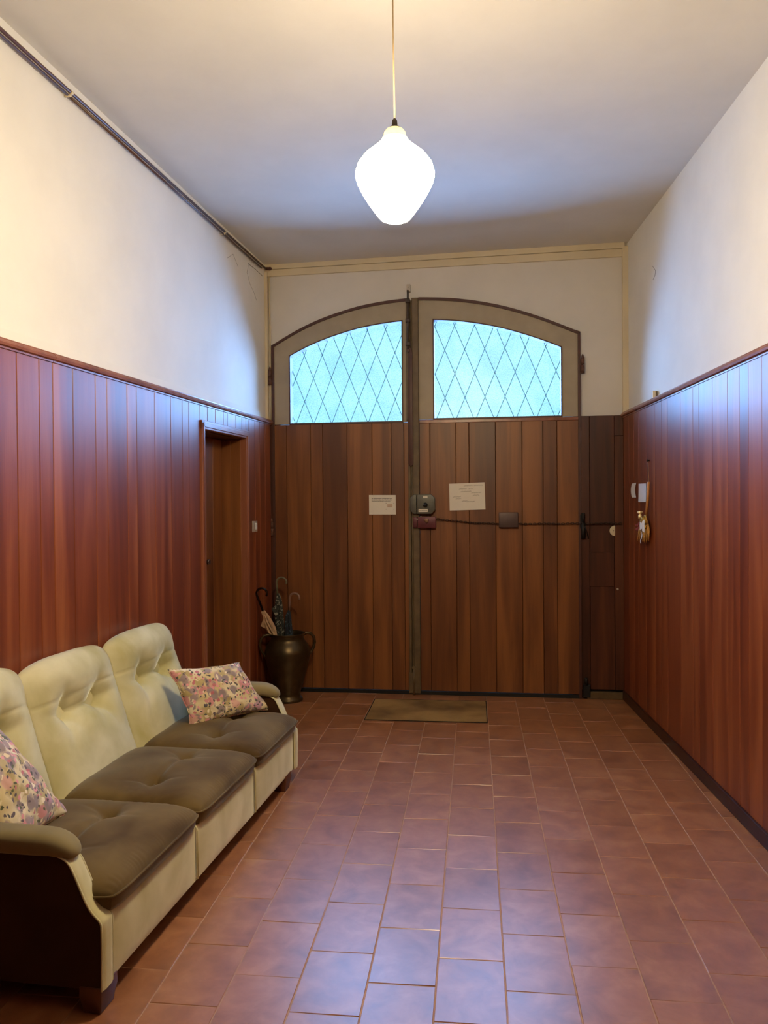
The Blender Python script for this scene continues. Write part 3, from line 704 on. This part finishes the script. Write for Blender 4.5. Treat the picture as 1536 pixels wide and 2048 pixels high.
m = MB(); m.lathe([(0, 3.235), (.05, 3.235), (.05, 3.215), (.03, 3.195), (.006, 3.185), (0, 3.185)], ctr, 24); obj('ceiling_rose', m, PLASTIC, root)

# ------------------------------------------------------------------ sofa
A0 = Vector((-1.01963, 2.04228, 0)); DU = Vector((.06408, .99794, 0)); NV = Vector((-.99794, .06408, 0))
S = lambda u, v, z: A0 + DU * u + NV * v + Vector((0, 0, z))
def velvet(name, c0, c1, sheen=.6):
    m, nt, b, L = newmat(name); v = mapped(nt); n = tex_noise(nt, v, 5, 4, .5, .3); n2 = tex_noise(nt, v, 400, 2)
    r = ramp(nt, [(.32, c0), (.68, c1)]); L.new(n.outputs[0], r.inputs[0]); L.new(r.outputs[0], b.inputs['Base Color'])
    b.inputs['Roughness'].default_value = .85; b.inputs['Specular IOR Level'].default_value = .15
    b.inputs['Sheen Weight'].default_value = sheen; b.inputs['Sheen Roughness'].default_value = .35; b.inputs['Sheen Tint'].default_value = (.9, .88, .68, 1)
    bump(nt, b, n2.outputs[0], .05, .001); return m
VEL = velvet('olive_velvet', srgb(184, 177, 126), srgb(219, 214, 178), 1.0); VELS = velvet('shaded_seat_velvet', srgb(78, 60, 34), srgb(112, 94, 60), .5)  # seats: same velvet, its darker nap and lighting put into the colour
VELA = velvet('arm_velvet', srgb(124, 112, 80), srgb(144, 132, 98), .5)
VELD = velvet('brown_shaded_side_fabric', srgb(54, 33, 20), srgb(66, 42, 26), .05)  # brown panel fabric, toned darker to hold the unlit near end's shade
rz = math.atan2(DU.y, DU.x) - PI / 2
sofa = thing('sofa', S(.93, .37, 0), rz, label='three-seat olive green velvet sofa with button-tufted backs against the left wall', cat='sofa')
UL = 1.88
# base with front panels
for k_, (u0, u1) in enumerate(((.058, .640), (.643, 1.246), (1.249, 1.825))):
    m = MB(); 
    def ffn(a, b_, u0=u0, u1=u1):
        bul = .010 * (1 - abs(2 * a - 1) ** 6) * (1 - abs(2 * b_ - 1) ** 4)
        return S(u0 + (u1 - u0) * a, .006 - bul, .072 + (.262 - .072) * b_)
    m.grid(ffn, 24, 10); m.grid(lambda a, b_: S(u0 + (u1 - u0) * a, .006 + .05 * b_, .262 + .004 * math.sin(PI * b_)), 24, 4)
    m.box(S, u0, u1, .012, .06, .072, .258)
    obj('front_panel', m, VEL, sofa)
for u in (.6415, 1.2475):
    m = MB(); m.tube([S(u, .05, .266), S(u, .004, .262), S(u, -.002, .25), S(u, -.002, .08), S(u, .02, .072)], .0035, 8)
    obj('seam_piping', m, VEL, sofa)
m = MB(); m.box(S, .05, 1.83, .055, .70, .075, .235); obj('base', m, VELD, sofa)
m = MB(); m.box(S, .02, 1.86, .655, .725, .075, .66); obj('back_board', m, VEL, sofa, bevel=.01)
# armrests
def smooth_poly(pts, it=2):
    for _ in range(it):
        q = []
        for i in range(len(pts) - 1):
            a, b_ = pts[i], pts[i + 1]
            q += [(a[0] * .75 + b_[0] * .25, a[1] * .75 + b_[1] * .25), (a[0] * .25 + b_[0] * .75, a[1] * .25 + b_[1] * .75)]
        pts = [pts[0]] + q + [pts[-1]]
    return pts
front = smooth_poly([(.0, .07), (-.002, .245), (.002, .262), (.030, .285), (.052, .325), (.078, .385), (.100, .425), (.150, .440)], 2)
def arm(u0, u1, outer):
    m = MB(); pts = front + [(.70, .44), (.70, .07)]
    # outer/inner panel
    n = len(pts)
    inner = [(v + .004, z) for v, z in pts]
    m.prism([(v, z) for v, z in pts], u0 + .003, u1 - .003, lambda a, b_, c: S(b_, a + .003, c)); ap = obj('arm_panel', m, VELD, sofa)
    # light front facing strip following the curve
    m = MB(); K = len(front)
    for sgn in (1,):
        def fn(a, b_):
            i = min(K - 2, int(a * (K - 1))); t = a * (K - 1) - i
            v = front[i][0] * (1 - t) + front[i + 1][0] * t; z = front[i][1] * (1 - t) + front[i + 1][1] * t
            d_ = Vector((front[i + 1][0] - front[i][0], front[i + 1][1] - front[i][1])).normalized(); nv, nz_ = -d_.y, d_.x
            bul = .006 * (1 - abs(2 * b_ - 1) ** 4) - .001
            return S(u0 + (u1 - u0) * b_, v + nv * bul, z + nz_ * bul)
        m.grid(fn, K * 2, 10)
    obj('front_facing', m, VEL, sofa)
    m = MB(); 
    for uu in (u0 + .001, u1 - .001): m.tube([S(uu, v, z) for v, z in front], .003, 6)
    obj('arm_piping', m, VEL, sofa)
    # padded armrest: rounded sausage
    um = (u0 + u1) / 2; m = MB(); K1, K2 = 44, 28; Lp = .60; v0 = .080
    def pf_(a, b_):
        th = 2 * PI * b_; t = a
        # longitudinal superellipse end shape
        x = -1 + 2 * t; e = max(0, 1 - abs(x) ** 7) ** (1 / 2.4)
        v = v0 + Lp * t; hw = (.048) * e; hh = .034 * e
        cz = .461 - .012 * max(0, 1 - t * 6) ** 2 * 2 + (-.012 if t < .06 else 0) * 0
        sx = math.copysign(abs(math.cos(th)) ** .75, math.cos(th)); sz = math.copysign(abs(math.sin(th)) ** .75, math.sin(th))
        wr_ = .0015 * math.sin(t * 160) * (1 if t < .14 and sz < .2 else 0)
        return S(um + hw * sx, v + 0, cz + hh * sz + wr_)
    m.grid(lambda a, b_: pf_((1 - math.cos(PI * a)) / 2, b_), K1, K2)
    obj('armrest_pad', m, VELA, sofa, weld=True)

arm(0.0, .060, True); arm(1.822, 1.882, False)
# feet
for (u, v) in ((.045, .035), (1.735, .035), (.045, .64), (1.735, .64)):
    m = MB(); a, b_ = .045, .033
    top = [(-a, -b_ + .0), (a, -b_), (a, b_), (-a, b_)]
    lv = [(.078, 1.0, 0), (.05, 1.02, 0), (.02, .86, 0), (0, .8, 0)]; vs = []
    for z, k, _ in lv: vs += [S(u + x * k, v + y_ * k, z) for x, y_ in top]
    fs = [(0, 1, 2, 3), (15, 14, 13, 12)]
    for i in range(3):
        for j in range(4): q = (j + 1) % 4; fs.append((i * 4 + j, i * 4 + q, i * 4 + 4 + q, i * 4 + 4 + j))
    m.add(vs, fs); obj('foot', m, FOOTW, sofa, bevel=.004)
# seat cushions
def gauss(x, s): return math.exp(-(x / s) ** 2)
def sgdist(px, py, ax, ay, bx, by):
    dx, dy = bx - ax, by - ay; t = max(0, min(1, ((px - ax) * dx + (py - ay) * dy) / (dx * dx + dy * dy))); return math.hypot(px - ax - dx * t, py - ay - dy * t), t
def seat(u0, u1, k):
    uc, hw = (u0 + u1) / 2, (u1 - u0) / 2; v0, v1 = -.022, .545; vc, hv = (v0 + v1) / 2, (v1 - v0) / 2
    bts = [(uc - .15, .235), (uc + .13, .235)]
    zq = .312
    def outline(a, b_):   # map square to slightly rounded square
        r = .10; ax, bx = a, b_
        m_ = max(abs(a), abs(b_)); 
        k_ = 1 - .045 * (abs(a) ** 8) * (abs(b_) ** 8) - 0
        return ax * k_, bx * k_
    def top(i, j):
        a = math.sin((i - .5) * PI) * .35 + (2 * i - 1) * .65; b_ = math.sin((j - .5) * PI) * .35 + (2 * j - 1) * .65
        x, y_ = outline(a, b_); u = uc + hw * x; v = vc + hv * y_
        dome = (max(0, 1 - abs(a) ** 5) ** .5) * (max(0, 1 - abs(b_) ** 6) ** .5)
        z = zq + .058 * dome + .014 * (1 - a * a) * (1 - b_ * b_)
        dd_ = 0
        for (bu, bv) in bts:
            d_ = math.hypot(u - bu, v - bv); dd_ += .028 * gauss(d_, .032) + .018 * gauss(d_, .085)
        d1, t1 = sgdist(u, v, *bts[0], *bts[1]); dd_ += .010 * gauss(d1, .012)
        for q, (bu, bv) in enumerate(bts):
            sg = -1 if q == 0 else 1
            for (eu, ev, am) in ((bu + sg * .10, bv - .02, .006), (bu + sg * .05, bv + .14, .006), (bu - sg * .03, bv - .14, .004)):
                d1, t1 = sgdist(u, v, bu, bv, eu, ev); dd_ += am * (1 - t1) * gauss(d1, .012)
        z -= dd_ * min(1, dome * 1.3)
        z += .004 * noise.noise(Vector((u * 7, v * 7, k)))
        if b_ < -.84: z += .0016 * math.sin(a * 105 + 9 * noise.noise(Vector((a * 5, k, 0)))) * (.4 + noise.noise(Vector((a * 4, k, 3)))) * min(1, (-.84 - b_) * 10) * (dome ** .5)
        if a > .85 or a < -.85: z += .0007 * math.sin(b_ * 50 + 5 * noise.noise(Vector((b_ * 4, k, 1)))) * (dome ** .5)
        return S(u, v, z)
    m = MB(); NA, NBB = 96, 72
    m.grid(top, 150, 84)
    def per(t):   # perimeter loop param 0..4
        s_ = t % 4; f = s_ - int(s_); g = math.sin((f - .5) * PI) * .35 + (2 * f - 1) * .65
        a, b_ = [(g, -1), (1, g), (-g, 1), (-1, -g)][int(s_)]
        x, y_ = outline(a, b_); return uc + hw * x, vc + hv * y_, a, b_
    def side(i, j):
        u, v, a, b_ = per(i * 4 if i < 1 else 0); ins = [0, .003, .006, .012, .024][j]
        z = [zq, zq - .012, zq - .032, zq - .046, zq - .052][j]
        return S(uc + (u - uc) * (1 - ins / hw), vc + (v - vc) * (1 - ins / hv), z)
    m.grid(lambda a, b_: side(a, int(round(b_ * 4))), 160, 4)
    # underside
    m.box(S, u0 + .03, u1 - .03, v0 + .03, v1 - .03, zq - .052, zq - .045)
    o = obj('seat_cushion', m, VELS, sofa)
    m = MB(); pts = []
    for i in range(160):
        u, v, a, b_ = per(i / 40); pts.append(S(uc + (u - uc) * 1.004, vc + (v - vc) * 1.004, zq))
    m.tube(pts, .0035, 6, closed=True); obj('piping', m, VELS, o)
    for bu, bv in bts:
        m = MB(); p = S(bu, bv, zq + .058 + .014 - .044); m.lathe([(.009, -.002), (.008, .002), (.004, .0045), (0, .005)], p, 12)
        obj('button', m, VELS, o)
    return o
c1 = seat(.030, .637, 1.3); c2 = seat(.640, 1.245, 5.1); c3 = seat(1.248, 1.853, 9.7)
m = MB(); pts = []
ctrl = [(.80, .235), (.84, .255), (.90, .262), (.98, .250), (1.05, .235)]
cord = [S(u, v, .3555 + .012 * math.sin(PI * i / 4)) for i, (u, v) in enumerate(ctrl)]
# back cushions
def backc(u0, u1, dz, k):
    uc, hw = (u0 + u1) / 2, (u1 - u0) / 2
    pr = [(.500, .300), (.524, .345), (.560, .430), (.602, .540), (.640, .640), (.655, .690), (.668, .735), (.690, .768), (.706, .778), (.718, .776), (.726, .765), (.728, .70), (.728, .60), (.728, .45), (.728, .30)]
    # resample front curve
    def P(t):
        x = t * (len(pr) - 1); i = min(len(pr) - 2, int(x)); f = x - i
        p0 = pr[max(0, i - 1)]; p1 = pr[i]; p2 = pr[i + 1]; p3 = pr[min(len(pr) - 1, i + 2)]
        def cr(a, b_, c, d): return .5 * ((2 * b_) + (-a + c) * f + (2 * a - 5 * b_ + 4 * c - d) * f * f + (-a + 3 * b_ - 3 * c + d) * f ** 3)
        return cr(*[q[0] for q in (p0, p1, p2, p3)]), cr(*[q[1] for q in (p0, p1, p2, p3)])
    zb = .60; bts = [(uc - .112, zb), (uc + .112, zb)]
    def fn(i, j):
        a = math.sin((i - .5) * PI) * .4 + (2 * i - 1) * .6; t = j
        v, z = P(t); v2, z2 = P(min(1, t + .01)); v1, z1 = P(max(0, t - .01)); tx, tz = v2 - v1, z2 - z1; l = math.hypot(tx, tz) + 1e-9
        nv, nz = -tz / l, tx / l       # outward (towards -v at front)
        u = uc + hw * a
        e = max(0, 1 - abs(a) ** 7) ** .45
        fr = 1 if t < .62 else 0       # front and roll
        top = min(1, max(0, (t - .30) / .2)) * (1 if t < .75 else max(0, 1 - (t - .75) / .1))
        env = math.sin(min(1, max(0, t / .66)) * PI) ** .6 if t < .66 else 0
        out = .056 * env * (1 - abs(a) ** 3.2) + .012 * top * (1 - a ** 4) * env
        if fr:
            dd_ = 0
            for bu, bz_ in bts:
                d_ = math.hypot(u - bu, (z - bz_) * 1.0); dd_ += .050 * gauss(d_, .026) + .044 * gauss(d_, .080)
            d1, t1 = sgdist(u, z, *bts[0], *bts[1]); dd_ += .024 * gauss(d1, .010) + .026 * gauss(d1, .045)
            for q, (bu, bz_) in enumerate(bts):
                sg = -1 if q == 0 else 1
                for eu, ez_, am in ((bu + sg * .18, bz_ + .01, .020), (bu + sg * .08, bz_ - .18, .016), (bu + sg * .02, bz_ + .13, .012), (bu - sg * .06, bz_ - .14, .008)):
                    d1, t1 = sgdist(u, z, bu, bz_, eu, ez_); dd_ += am * (1 - t1) * gauss(d1, .013 + .012 * t1)
            dd_ += .004 * gauss(z - .655 - .006 * math.sin(a * 3), .006)
            out -= dd_ * env ** .3
            out += .003 * noise.noise(Vector((u * 8, z * 8, k))) * env
        # pull sides towards the core
        cv, cz = .665, min(z, .66)
        vv = v + nv * out; zz = z + nz * out
        s_ = .30 * (1 - e)
        vv = vv + (cv - vv) * s_; zz = zz + (cz - zz) * s_ * .55
        return S(u, min(vv, .731), zz + dz * max(0, (z - .3) / .48))
    m = MB(); m.grid(fn, 72, 110)
    # side caps
    for i in (0, 1):
        ring = [fn(i, j / 110) for j in range(111)]; c = sum(ring, Vector()) / len(ring); n = len(ring)
        m.add(ring + [c], [(q, q + 1, n) for q in range(n - 1)] + [(n - 1, 0, n)], 0, False)
    o = obj('back_cushion', m, VEL, sofa, weld=True)
    for bu, bz_ in bts:
        i = .5 ; 
        # find surface point at the button
        best = min((fn(ii / 72, jj / 110) for ii in range(73) for jj in range(20, 62)), key=lambda p: (p - S(bu, 0, bz_ + dz * .6)).cross(NV).length)
        mm = MB(); ax = Matrix.Rotation(math.atan2(NV.y, NV.x) + PI, 3, 'Z') @ Matrix.Rotation(PI / 2, 3, 'Y')
        mm.lathe([(.010, -.002), (.009, .003), (.005, .006), (0, .007)], best, 14, axis=ax); obj('button', mm, VEL, o)
    return o
backc(.012, .634, .022, 2.2); backc(.636, 1.246, -.008, 6.6); backc(1.248, 1.862, -.006, 4.4)

# ------------------------------------------------------------------ floral pillows
def floral(name, seed):
    m, nt, b, L = newmat(name); v = mapped(nt, (1, 1, 1), add=None)
    mp = v.node; mp.inputs['Location'].default_value = (seed, seed * .7, 0)
    nz = tex_noise(nt, v, 32, 3); 
    va = N(nt, 'ShaderNodeVectorMath', operation='MULTIPLY_ADD'); L.new(nz.outputs['Color'], va.inputs[0]); va.inputs[1].default_value = (.036, .036, .036); L.new(v, va.inputs[2])
    base = ramp(nt, [(.35, srgb(214, 196, 146)), (.65, srgb(236, 226, 202))]); nb = tex_noise(nt, v, 7, 3); L.new(nb.outputs[0], base.inputs[0])
    col = base.outputs[0]
    def layer(col, scale, thr, stops, prob, soft=.06):
        vo = N(nt, 'ShaderNodeTexVoronoi'); vo.inputs['Scale'].default_value = scale; L.new(va.outputs[0], vo.inputs['Vector'])
        sep = N(nt, 'ShaderNodeSeparateColor'); L.new(vo.outputs['Color'], sep.inputs[0])
        r = ramp(nt, stops); r.color_ramp.interpolation = 'CONSTANT'; L.new(sep.outputs[0], r.inputs[0])
        d = N(nt, 'ShaderNodeMapRange'); L.new(vo.outputs['Distance'], d.inputs[0]); d.inputs[1].default_value = thr; d.inputs[2].default_value = thr + soft; d.inputs[3].default_value = 1; d.inputs[4].default_value = 0
        g = N(nt, 'ShaderNodeMath', operation='LESS_THAN'); L.new(sep.outputs[1], g.inputs[0]); g.inputs[1].default_value = prob
        mu = N(nt, 'ShaderNodeMath', operation='MULTIPLY'); L.new(d.outputs[0], mu.inputs[0]); L.new(g.outputs[0], mu.inputs[1])
        return mix(nt, col, r.outputs[0], mu.outputs[0])
    col = layer(col, 26, .50, [(0, srgb(152, 136, 138)), (.35, srgb(168, 148, 150)), (.7, srgb(186, 168, 120))], .75, .25)
    col = layer(col, 19, .42, [(0, srgb(208, 146, 148)), (.4, srgb(188, 150, 170)), (.75, srgb(214, 170, 156))], .34, .14)
    col = layer(col, 52, .38, [(0, srgb(228, 160, 172)), (.4, srgb(196, 118, 128)), (.7, srgb(240, 226, 200))], .45, .1)
    col = layer(col, 70, .38, [(0, srgb(84, 84, 84)), (.4, srgb(104, 92, 104)), (.75, srgb(96, 100, 74))], .34, .1)
    L.new(col, b.inputs['Base Color']); b.inputs['Roughness'].default_value = .75; b.inputs['Sheen Weight'].default_value = .15
    n2 = tex_noise(nt, v, 260, 2); bump(nt, b, n2.outputs[0], .1, .001); return m
def pillow(name, TLp, TRp, BRp, BLp, th, mat, label, seed):
    m = MB(); c = [S(*q) for q in (TLp, TRp, BRp, BLp)]
    nrm = ((c[1] - c[0]).cross(c[3] - c[0])).normalized(); 
    if nrm.dot(CAMLOC - c[0]) < 0: nrm = -nrm
    def pt(i, j, sd):
        a, b_ = 2 * i - 1, 2 * j - 1
        a2 = a * (1 - .085 * (1 - b_ * b_) * abs(a) ** 1.5); b2 = b_ * (1 - .085 * (1 - a * a) * abs(b_) ** 1.5)
        x, y_ = (a2 + 1) / 2, (b2 + 1) / 2
        p = (c[0] * (1 - x) + c[1] * x) * (1 - y_) + (c[3] * (1 - x) + c[2] * x) * y_
        t = (max(0, (1 - a * a)) * max(0, (1 - b_ * b_))) ** .42
        wv = .010 * noise.noise(Vector((a * 2 + seed, b_ * 2, sd))) + .004 * noise.noise(Vector((a * 6 + seed, b_ * 6, sd)))
        edge = .006 * math.sin(a * 9 + b_ * 7 + seed) * (1 - t)
        return p + nrm * (sd * (th / 2) * t + wv * t + edge)
    m.grid(lambda i, j: pt(i, j, 1), 56, 48); m.grid(lambda i, j: pt(i, j, -1), 56, 48)
    o = obj(name, m, mat, None, label=label, cat='cushion', group='floral cushions on the sofa', weld=True)
    e = MB(); pts = [pt(i / 40, 0, 0) for i in range(40)] + [pt(1, i / 40, 0) for i in range(40)] + [pt(1 - i / 40, 1, 0) for i in range(40)] + [pt(0, 1 - i / 40, 0) for i in range(40)]
    e.tube(pts, .0028, 6, closed=True); obj('seam', e, mat, o)
FLO = floral('floral_fabric_warm', 0.0); FLO2 = floral('floral_fabric_pale', 3.1)
pillow('throw_pillow', (1.475, .50, .630), (1.785, .27, .607), (1.835, .125, .365), (1.465, .385, .362), .10, FLO, 'floral cushion propped at the far end of the sofa by the far armrest', 1.0)
pillow('throw_pillow', (.015, .49, .735), (.285, .535, .70), (.425, .365, .370), (.085, .34, .380), .11, FLO2, 'floral cushion at the near end of the sofa, cut off by the photo edge', 6.0)

# ------------------------------------------------------------------ brass pot with umbrellas
PC = Vector((-1.325, 5.50, 0)); sc = 5.50 / 5.45
BRASS = simple('dark_patinated_brass', srgb(80, 66, 44), .36, .75, var=.25, scale=12, bmp=.05)
pot = thing('umbrella_stand', PC, math.radians(20), label='dark two-handled brass jar used as umbrella stand in the left corner', cat='umbrella stand')
prof = [(.0, .012), (.098, .008), (.106, .0), (.108, .008), (.100, .022), (.090, .034), (.086, .05), (.094, .075), (.108, .12), (.126, .18), (.143, .24), (.156, .295), (.163, .335), (.160, .362), (.148, .392), (.132, .415), (.120, .432), (.116, .446), (.118, .462), (.126, .474), (.128, .478), (.124, .481), (.118, .476), (.111, .455), (.112, .43), (.14, .39), (.152, .34), (.13, .22), (.09, .08), (0, .05)]
m = MB(); m.lathe(prof, PC, 64); obj('body', m, BRASS, pot)
for sg in (-1, 1):
    ang = math.radians(24); ax = Vector((math.cos(ang), math.sin(ang), 0)) * sg
    pts = [(.112, .462), (.135, .474), (.165, .470), (.190, .445), (.198, .405), (.188, .365), (.168, .335), (.152, .318)]
    m = MB(); m.tube([PC + ax * r_ + Vector((0, 0, z)) for r_, z in pts], [.010, .011, .011, .010, .010, .010, .010, .012], 10); obj('handle', m, BRASS, pot)
def umbrella(name, pts_fabric, rad, pts_shaft, hook, hr, fabmat, handmat, label, seed, flare=0, Y=5.50, lean=0):
    hr *= 1.35; Yb = Y
    def at(x, y_, Y_, _at=globals()['at']): return _at(x, y_, Y_ - lean * min(1, max(0, (1262 - y_) / 87)))
    root = thing(name, at(*pts_fabric[-1], Y), label=label, cat='umbrella', group='umbrellas in the brass jar')
    # folded canopy with pleats
    P_ = [at(x, y_, Y) for x, y_ in pts_fabric]; m = MB(); n = len(P_)
    def spine(t):
        x = t * (n - 1); i = min(n - 2, int(x)); f = x - i; return P_[i].lerp(P_[i + 1], f), rad[i] * (1 - f) + rad[i + 1] * f
    ax = (P_[-1] - P_[0]).normalized(); u = ax.cross(Vector((0, 1, 0))).normalized(); w_ = ax.cross(u)
    def fn(a, b_):
        p, r0 = spine(a); th = 2 * PI * b_
        r = r0 * (1 + .28 * math.cos(7 * th + a * 3 + seed) + .1 * math.sin(3 * th + seed + a * 5)); return p + (u * math.cos(th) + w_ * math.sin(th)) * r
    m.grid(fn, 24, 70)
    if flare:
        for (fx, fy, gx, gy, hx, hy) in flare:
            a_, b2, c2_ = at(fx, fy, Y - .02), at(gx, gy, Y - .025), at(hx, hy, Y - .02); off_ = Vector((.003, .002, .003))
            m.add([a_, b2, c2_, a_ + off_, b2 + off_, c2_ + off_], [(0, 1, 2), (5, 4, 3), (0, 3, 4, 1), (1, 4, 5, 2), (2, 5, 3, 0)])
    obj('folded_canopy', m, fabmat, root)
    m = MB(); sp = [at(x, y_, Y) for x, y_ in pts_shaft]; bottom = P_[-1] + (P_[-1] - P_[0]).normalized() * .18
    m.tube(sp[:1] + [P_[0], P_[-1]] , .0045, 8); obj('shaft', m, BOLTM, root)
    m = MB(); m.tube([at(x, y_, Y - q * 0) for q, (x, y_) in enumerate(hook)], hr, 10); obj('hook_handle', m, handmat, root)
def hookpts(x0, y0, cx, cy, r, x_end=None, a0=180, a1=-15, k=12):
    pts = [(x0, y0)]
    for i in range(k + 1):
        a = math.radians(a0 + (a1 - a0) * i / k); pts.append((cx + r * math.cos(a), cy - r * math.sin(a)))
    return pts
TAN = simple('tan_fabric', srgb(196, 164, 130), .8, var=.18, scale=40); 
def speck(name, base, spot, scale, thr):
    m, nt, b, L = newmat(name); v = mapped(nt); vo = tex_noise(nt, v, scale, 3, .6)
    r = ramp(nt, [(thr, base), (thr + .06, spot)]); L.new(vo.outputs[0], r.inputs[0]); L.new(r.outputs[0], b.inputs['Base Color']); b.inputs['Roughness'].default_value = .7; return m
F2 = speck('dark_floral_fabric', srgb(40, 42, 38), srgb(150, 146, 130), 60, .56); F3 = speck('navy_print_fabric', srgb(24, 32, 42), srgb(70, 92, 104), 70, .58)
HB = simple('black_handle', srgb(22, 14, 14), .25); HG = simple('grey_green_handle', srgb(110, 104, 80), .35); HA = simple('pale_brown_handle', srgb(130, 100, 84), .3)
umbrella('umbrella', [(526, 1221), (531, 1232), (536, 1245), (543, 1260), (553, 1280)], [.008, .016, .024, .028, .012], [(520, 1205)], hookpts(526, 1222, 523.5, 1187, 10.5, a0=200, a1=-25), .0058, TAN, HB,
         'leftmost umbrella in the jar, tan fabric with a black hooked handle', 1.0, [(529, 1232, 521, 1252, 540, 1262), (528, 1225, 522, 1224, 530, 1242)], Y=5.47, lean=.17)
umbrella('umbrella', [(556, 1187), (557, 1200), (559, 1225), (560, 1250), (561, 1290)], [.008, .018, .024, .026, .022], [(554, 1175)], hookpts(554.5, 1192, 563, 1165, 10, a0=185, a1=-20), .0052, F2, HG,
         'tallest umbrella in the jar, dark floral fabric and raised hooked handle', 2.7, [(556, 1205, 543, 1218, 556, 1240)], Y=5.545)
umbrella('umbrella', [(578, 1220), (577, 1232), (577, 1250), (578, 1268), (578, 1290)], [.006, .016, .020, .022, .020], [(579, 1205)], hookpts(579, 1222, 589, 1196, 9.5, a0=182, a1=-20), .0060, F3, HA,
         'rightmost umbrella in the jar, navy fabric with a pale brown hooked handle', 4.1)

# ------------------------------------------------------------------ light from outside
w = bpy.data.worlds.new('sky'); bpy.context.scene.world = w; w.use_nodes = True; nt = w.node_tree; bg = nt.nodes['Background']
tc = N(nt, 'ShaderNodeTexCoord'); sx = N(nt, 'ShaderNodeSeparateXYZ'); nt.links.new(tc.outputs['Generated'], sx.inputs[0])
r = ramp(nt, [(.0, (.10, .14, .16, 1)), (.47, (.14, .2, .24, 1)), (.52, (.36, .88, 1.0, 1)), (.62, (.42, .90, 1.08, 1)), (1.0, (.3, .6, 1.0, 1))])
mr = N(nt, 'ShaderNodeMapRange'); nt.links.new(sx.outputs[2], mr.inputs[0]); mr.inputs[1].default_value = -1; mr.inputs[2].default_value = 1
nt.links.new(mr.outputs[0], r.inputs[0]); nt.links.new(r.outputs[0], bg.inputs[0]); bg.inputs[1].default_value = 1.0
sd = bpy.data.lights.new('daylight', 'SUN'); so = bpy.data.objects.new('daylight', sd); COL.objects.link(so)
sd.energy = 37; sd.color = (.24, .50, 1.0); sd.angle = math.radians(112)
so.location = (0, 8, 6); so.rotation_euler = (Vector((0, -1, -.22))).to_track_quat('-Z', 'Y').to_euler()

sc_ = bpy.context.scene
sc_.view_settings.view_transform = 'Standard'; sc_.view_settings.look = 'None'; sc_.view_settings.exposure = 0.5; sc_.view_settings.gamma = 1; sc_.view_settings.use_curve_mapping = False
sc_.cycles.use_denoising = True
sc_.cycles.max_bounces = 10; sc_.cycles.diffuse_bounces = 5; sc_.cycles.transparent_max_bounces = 12
sc_.cycles.sample_clamp_indirect = 6
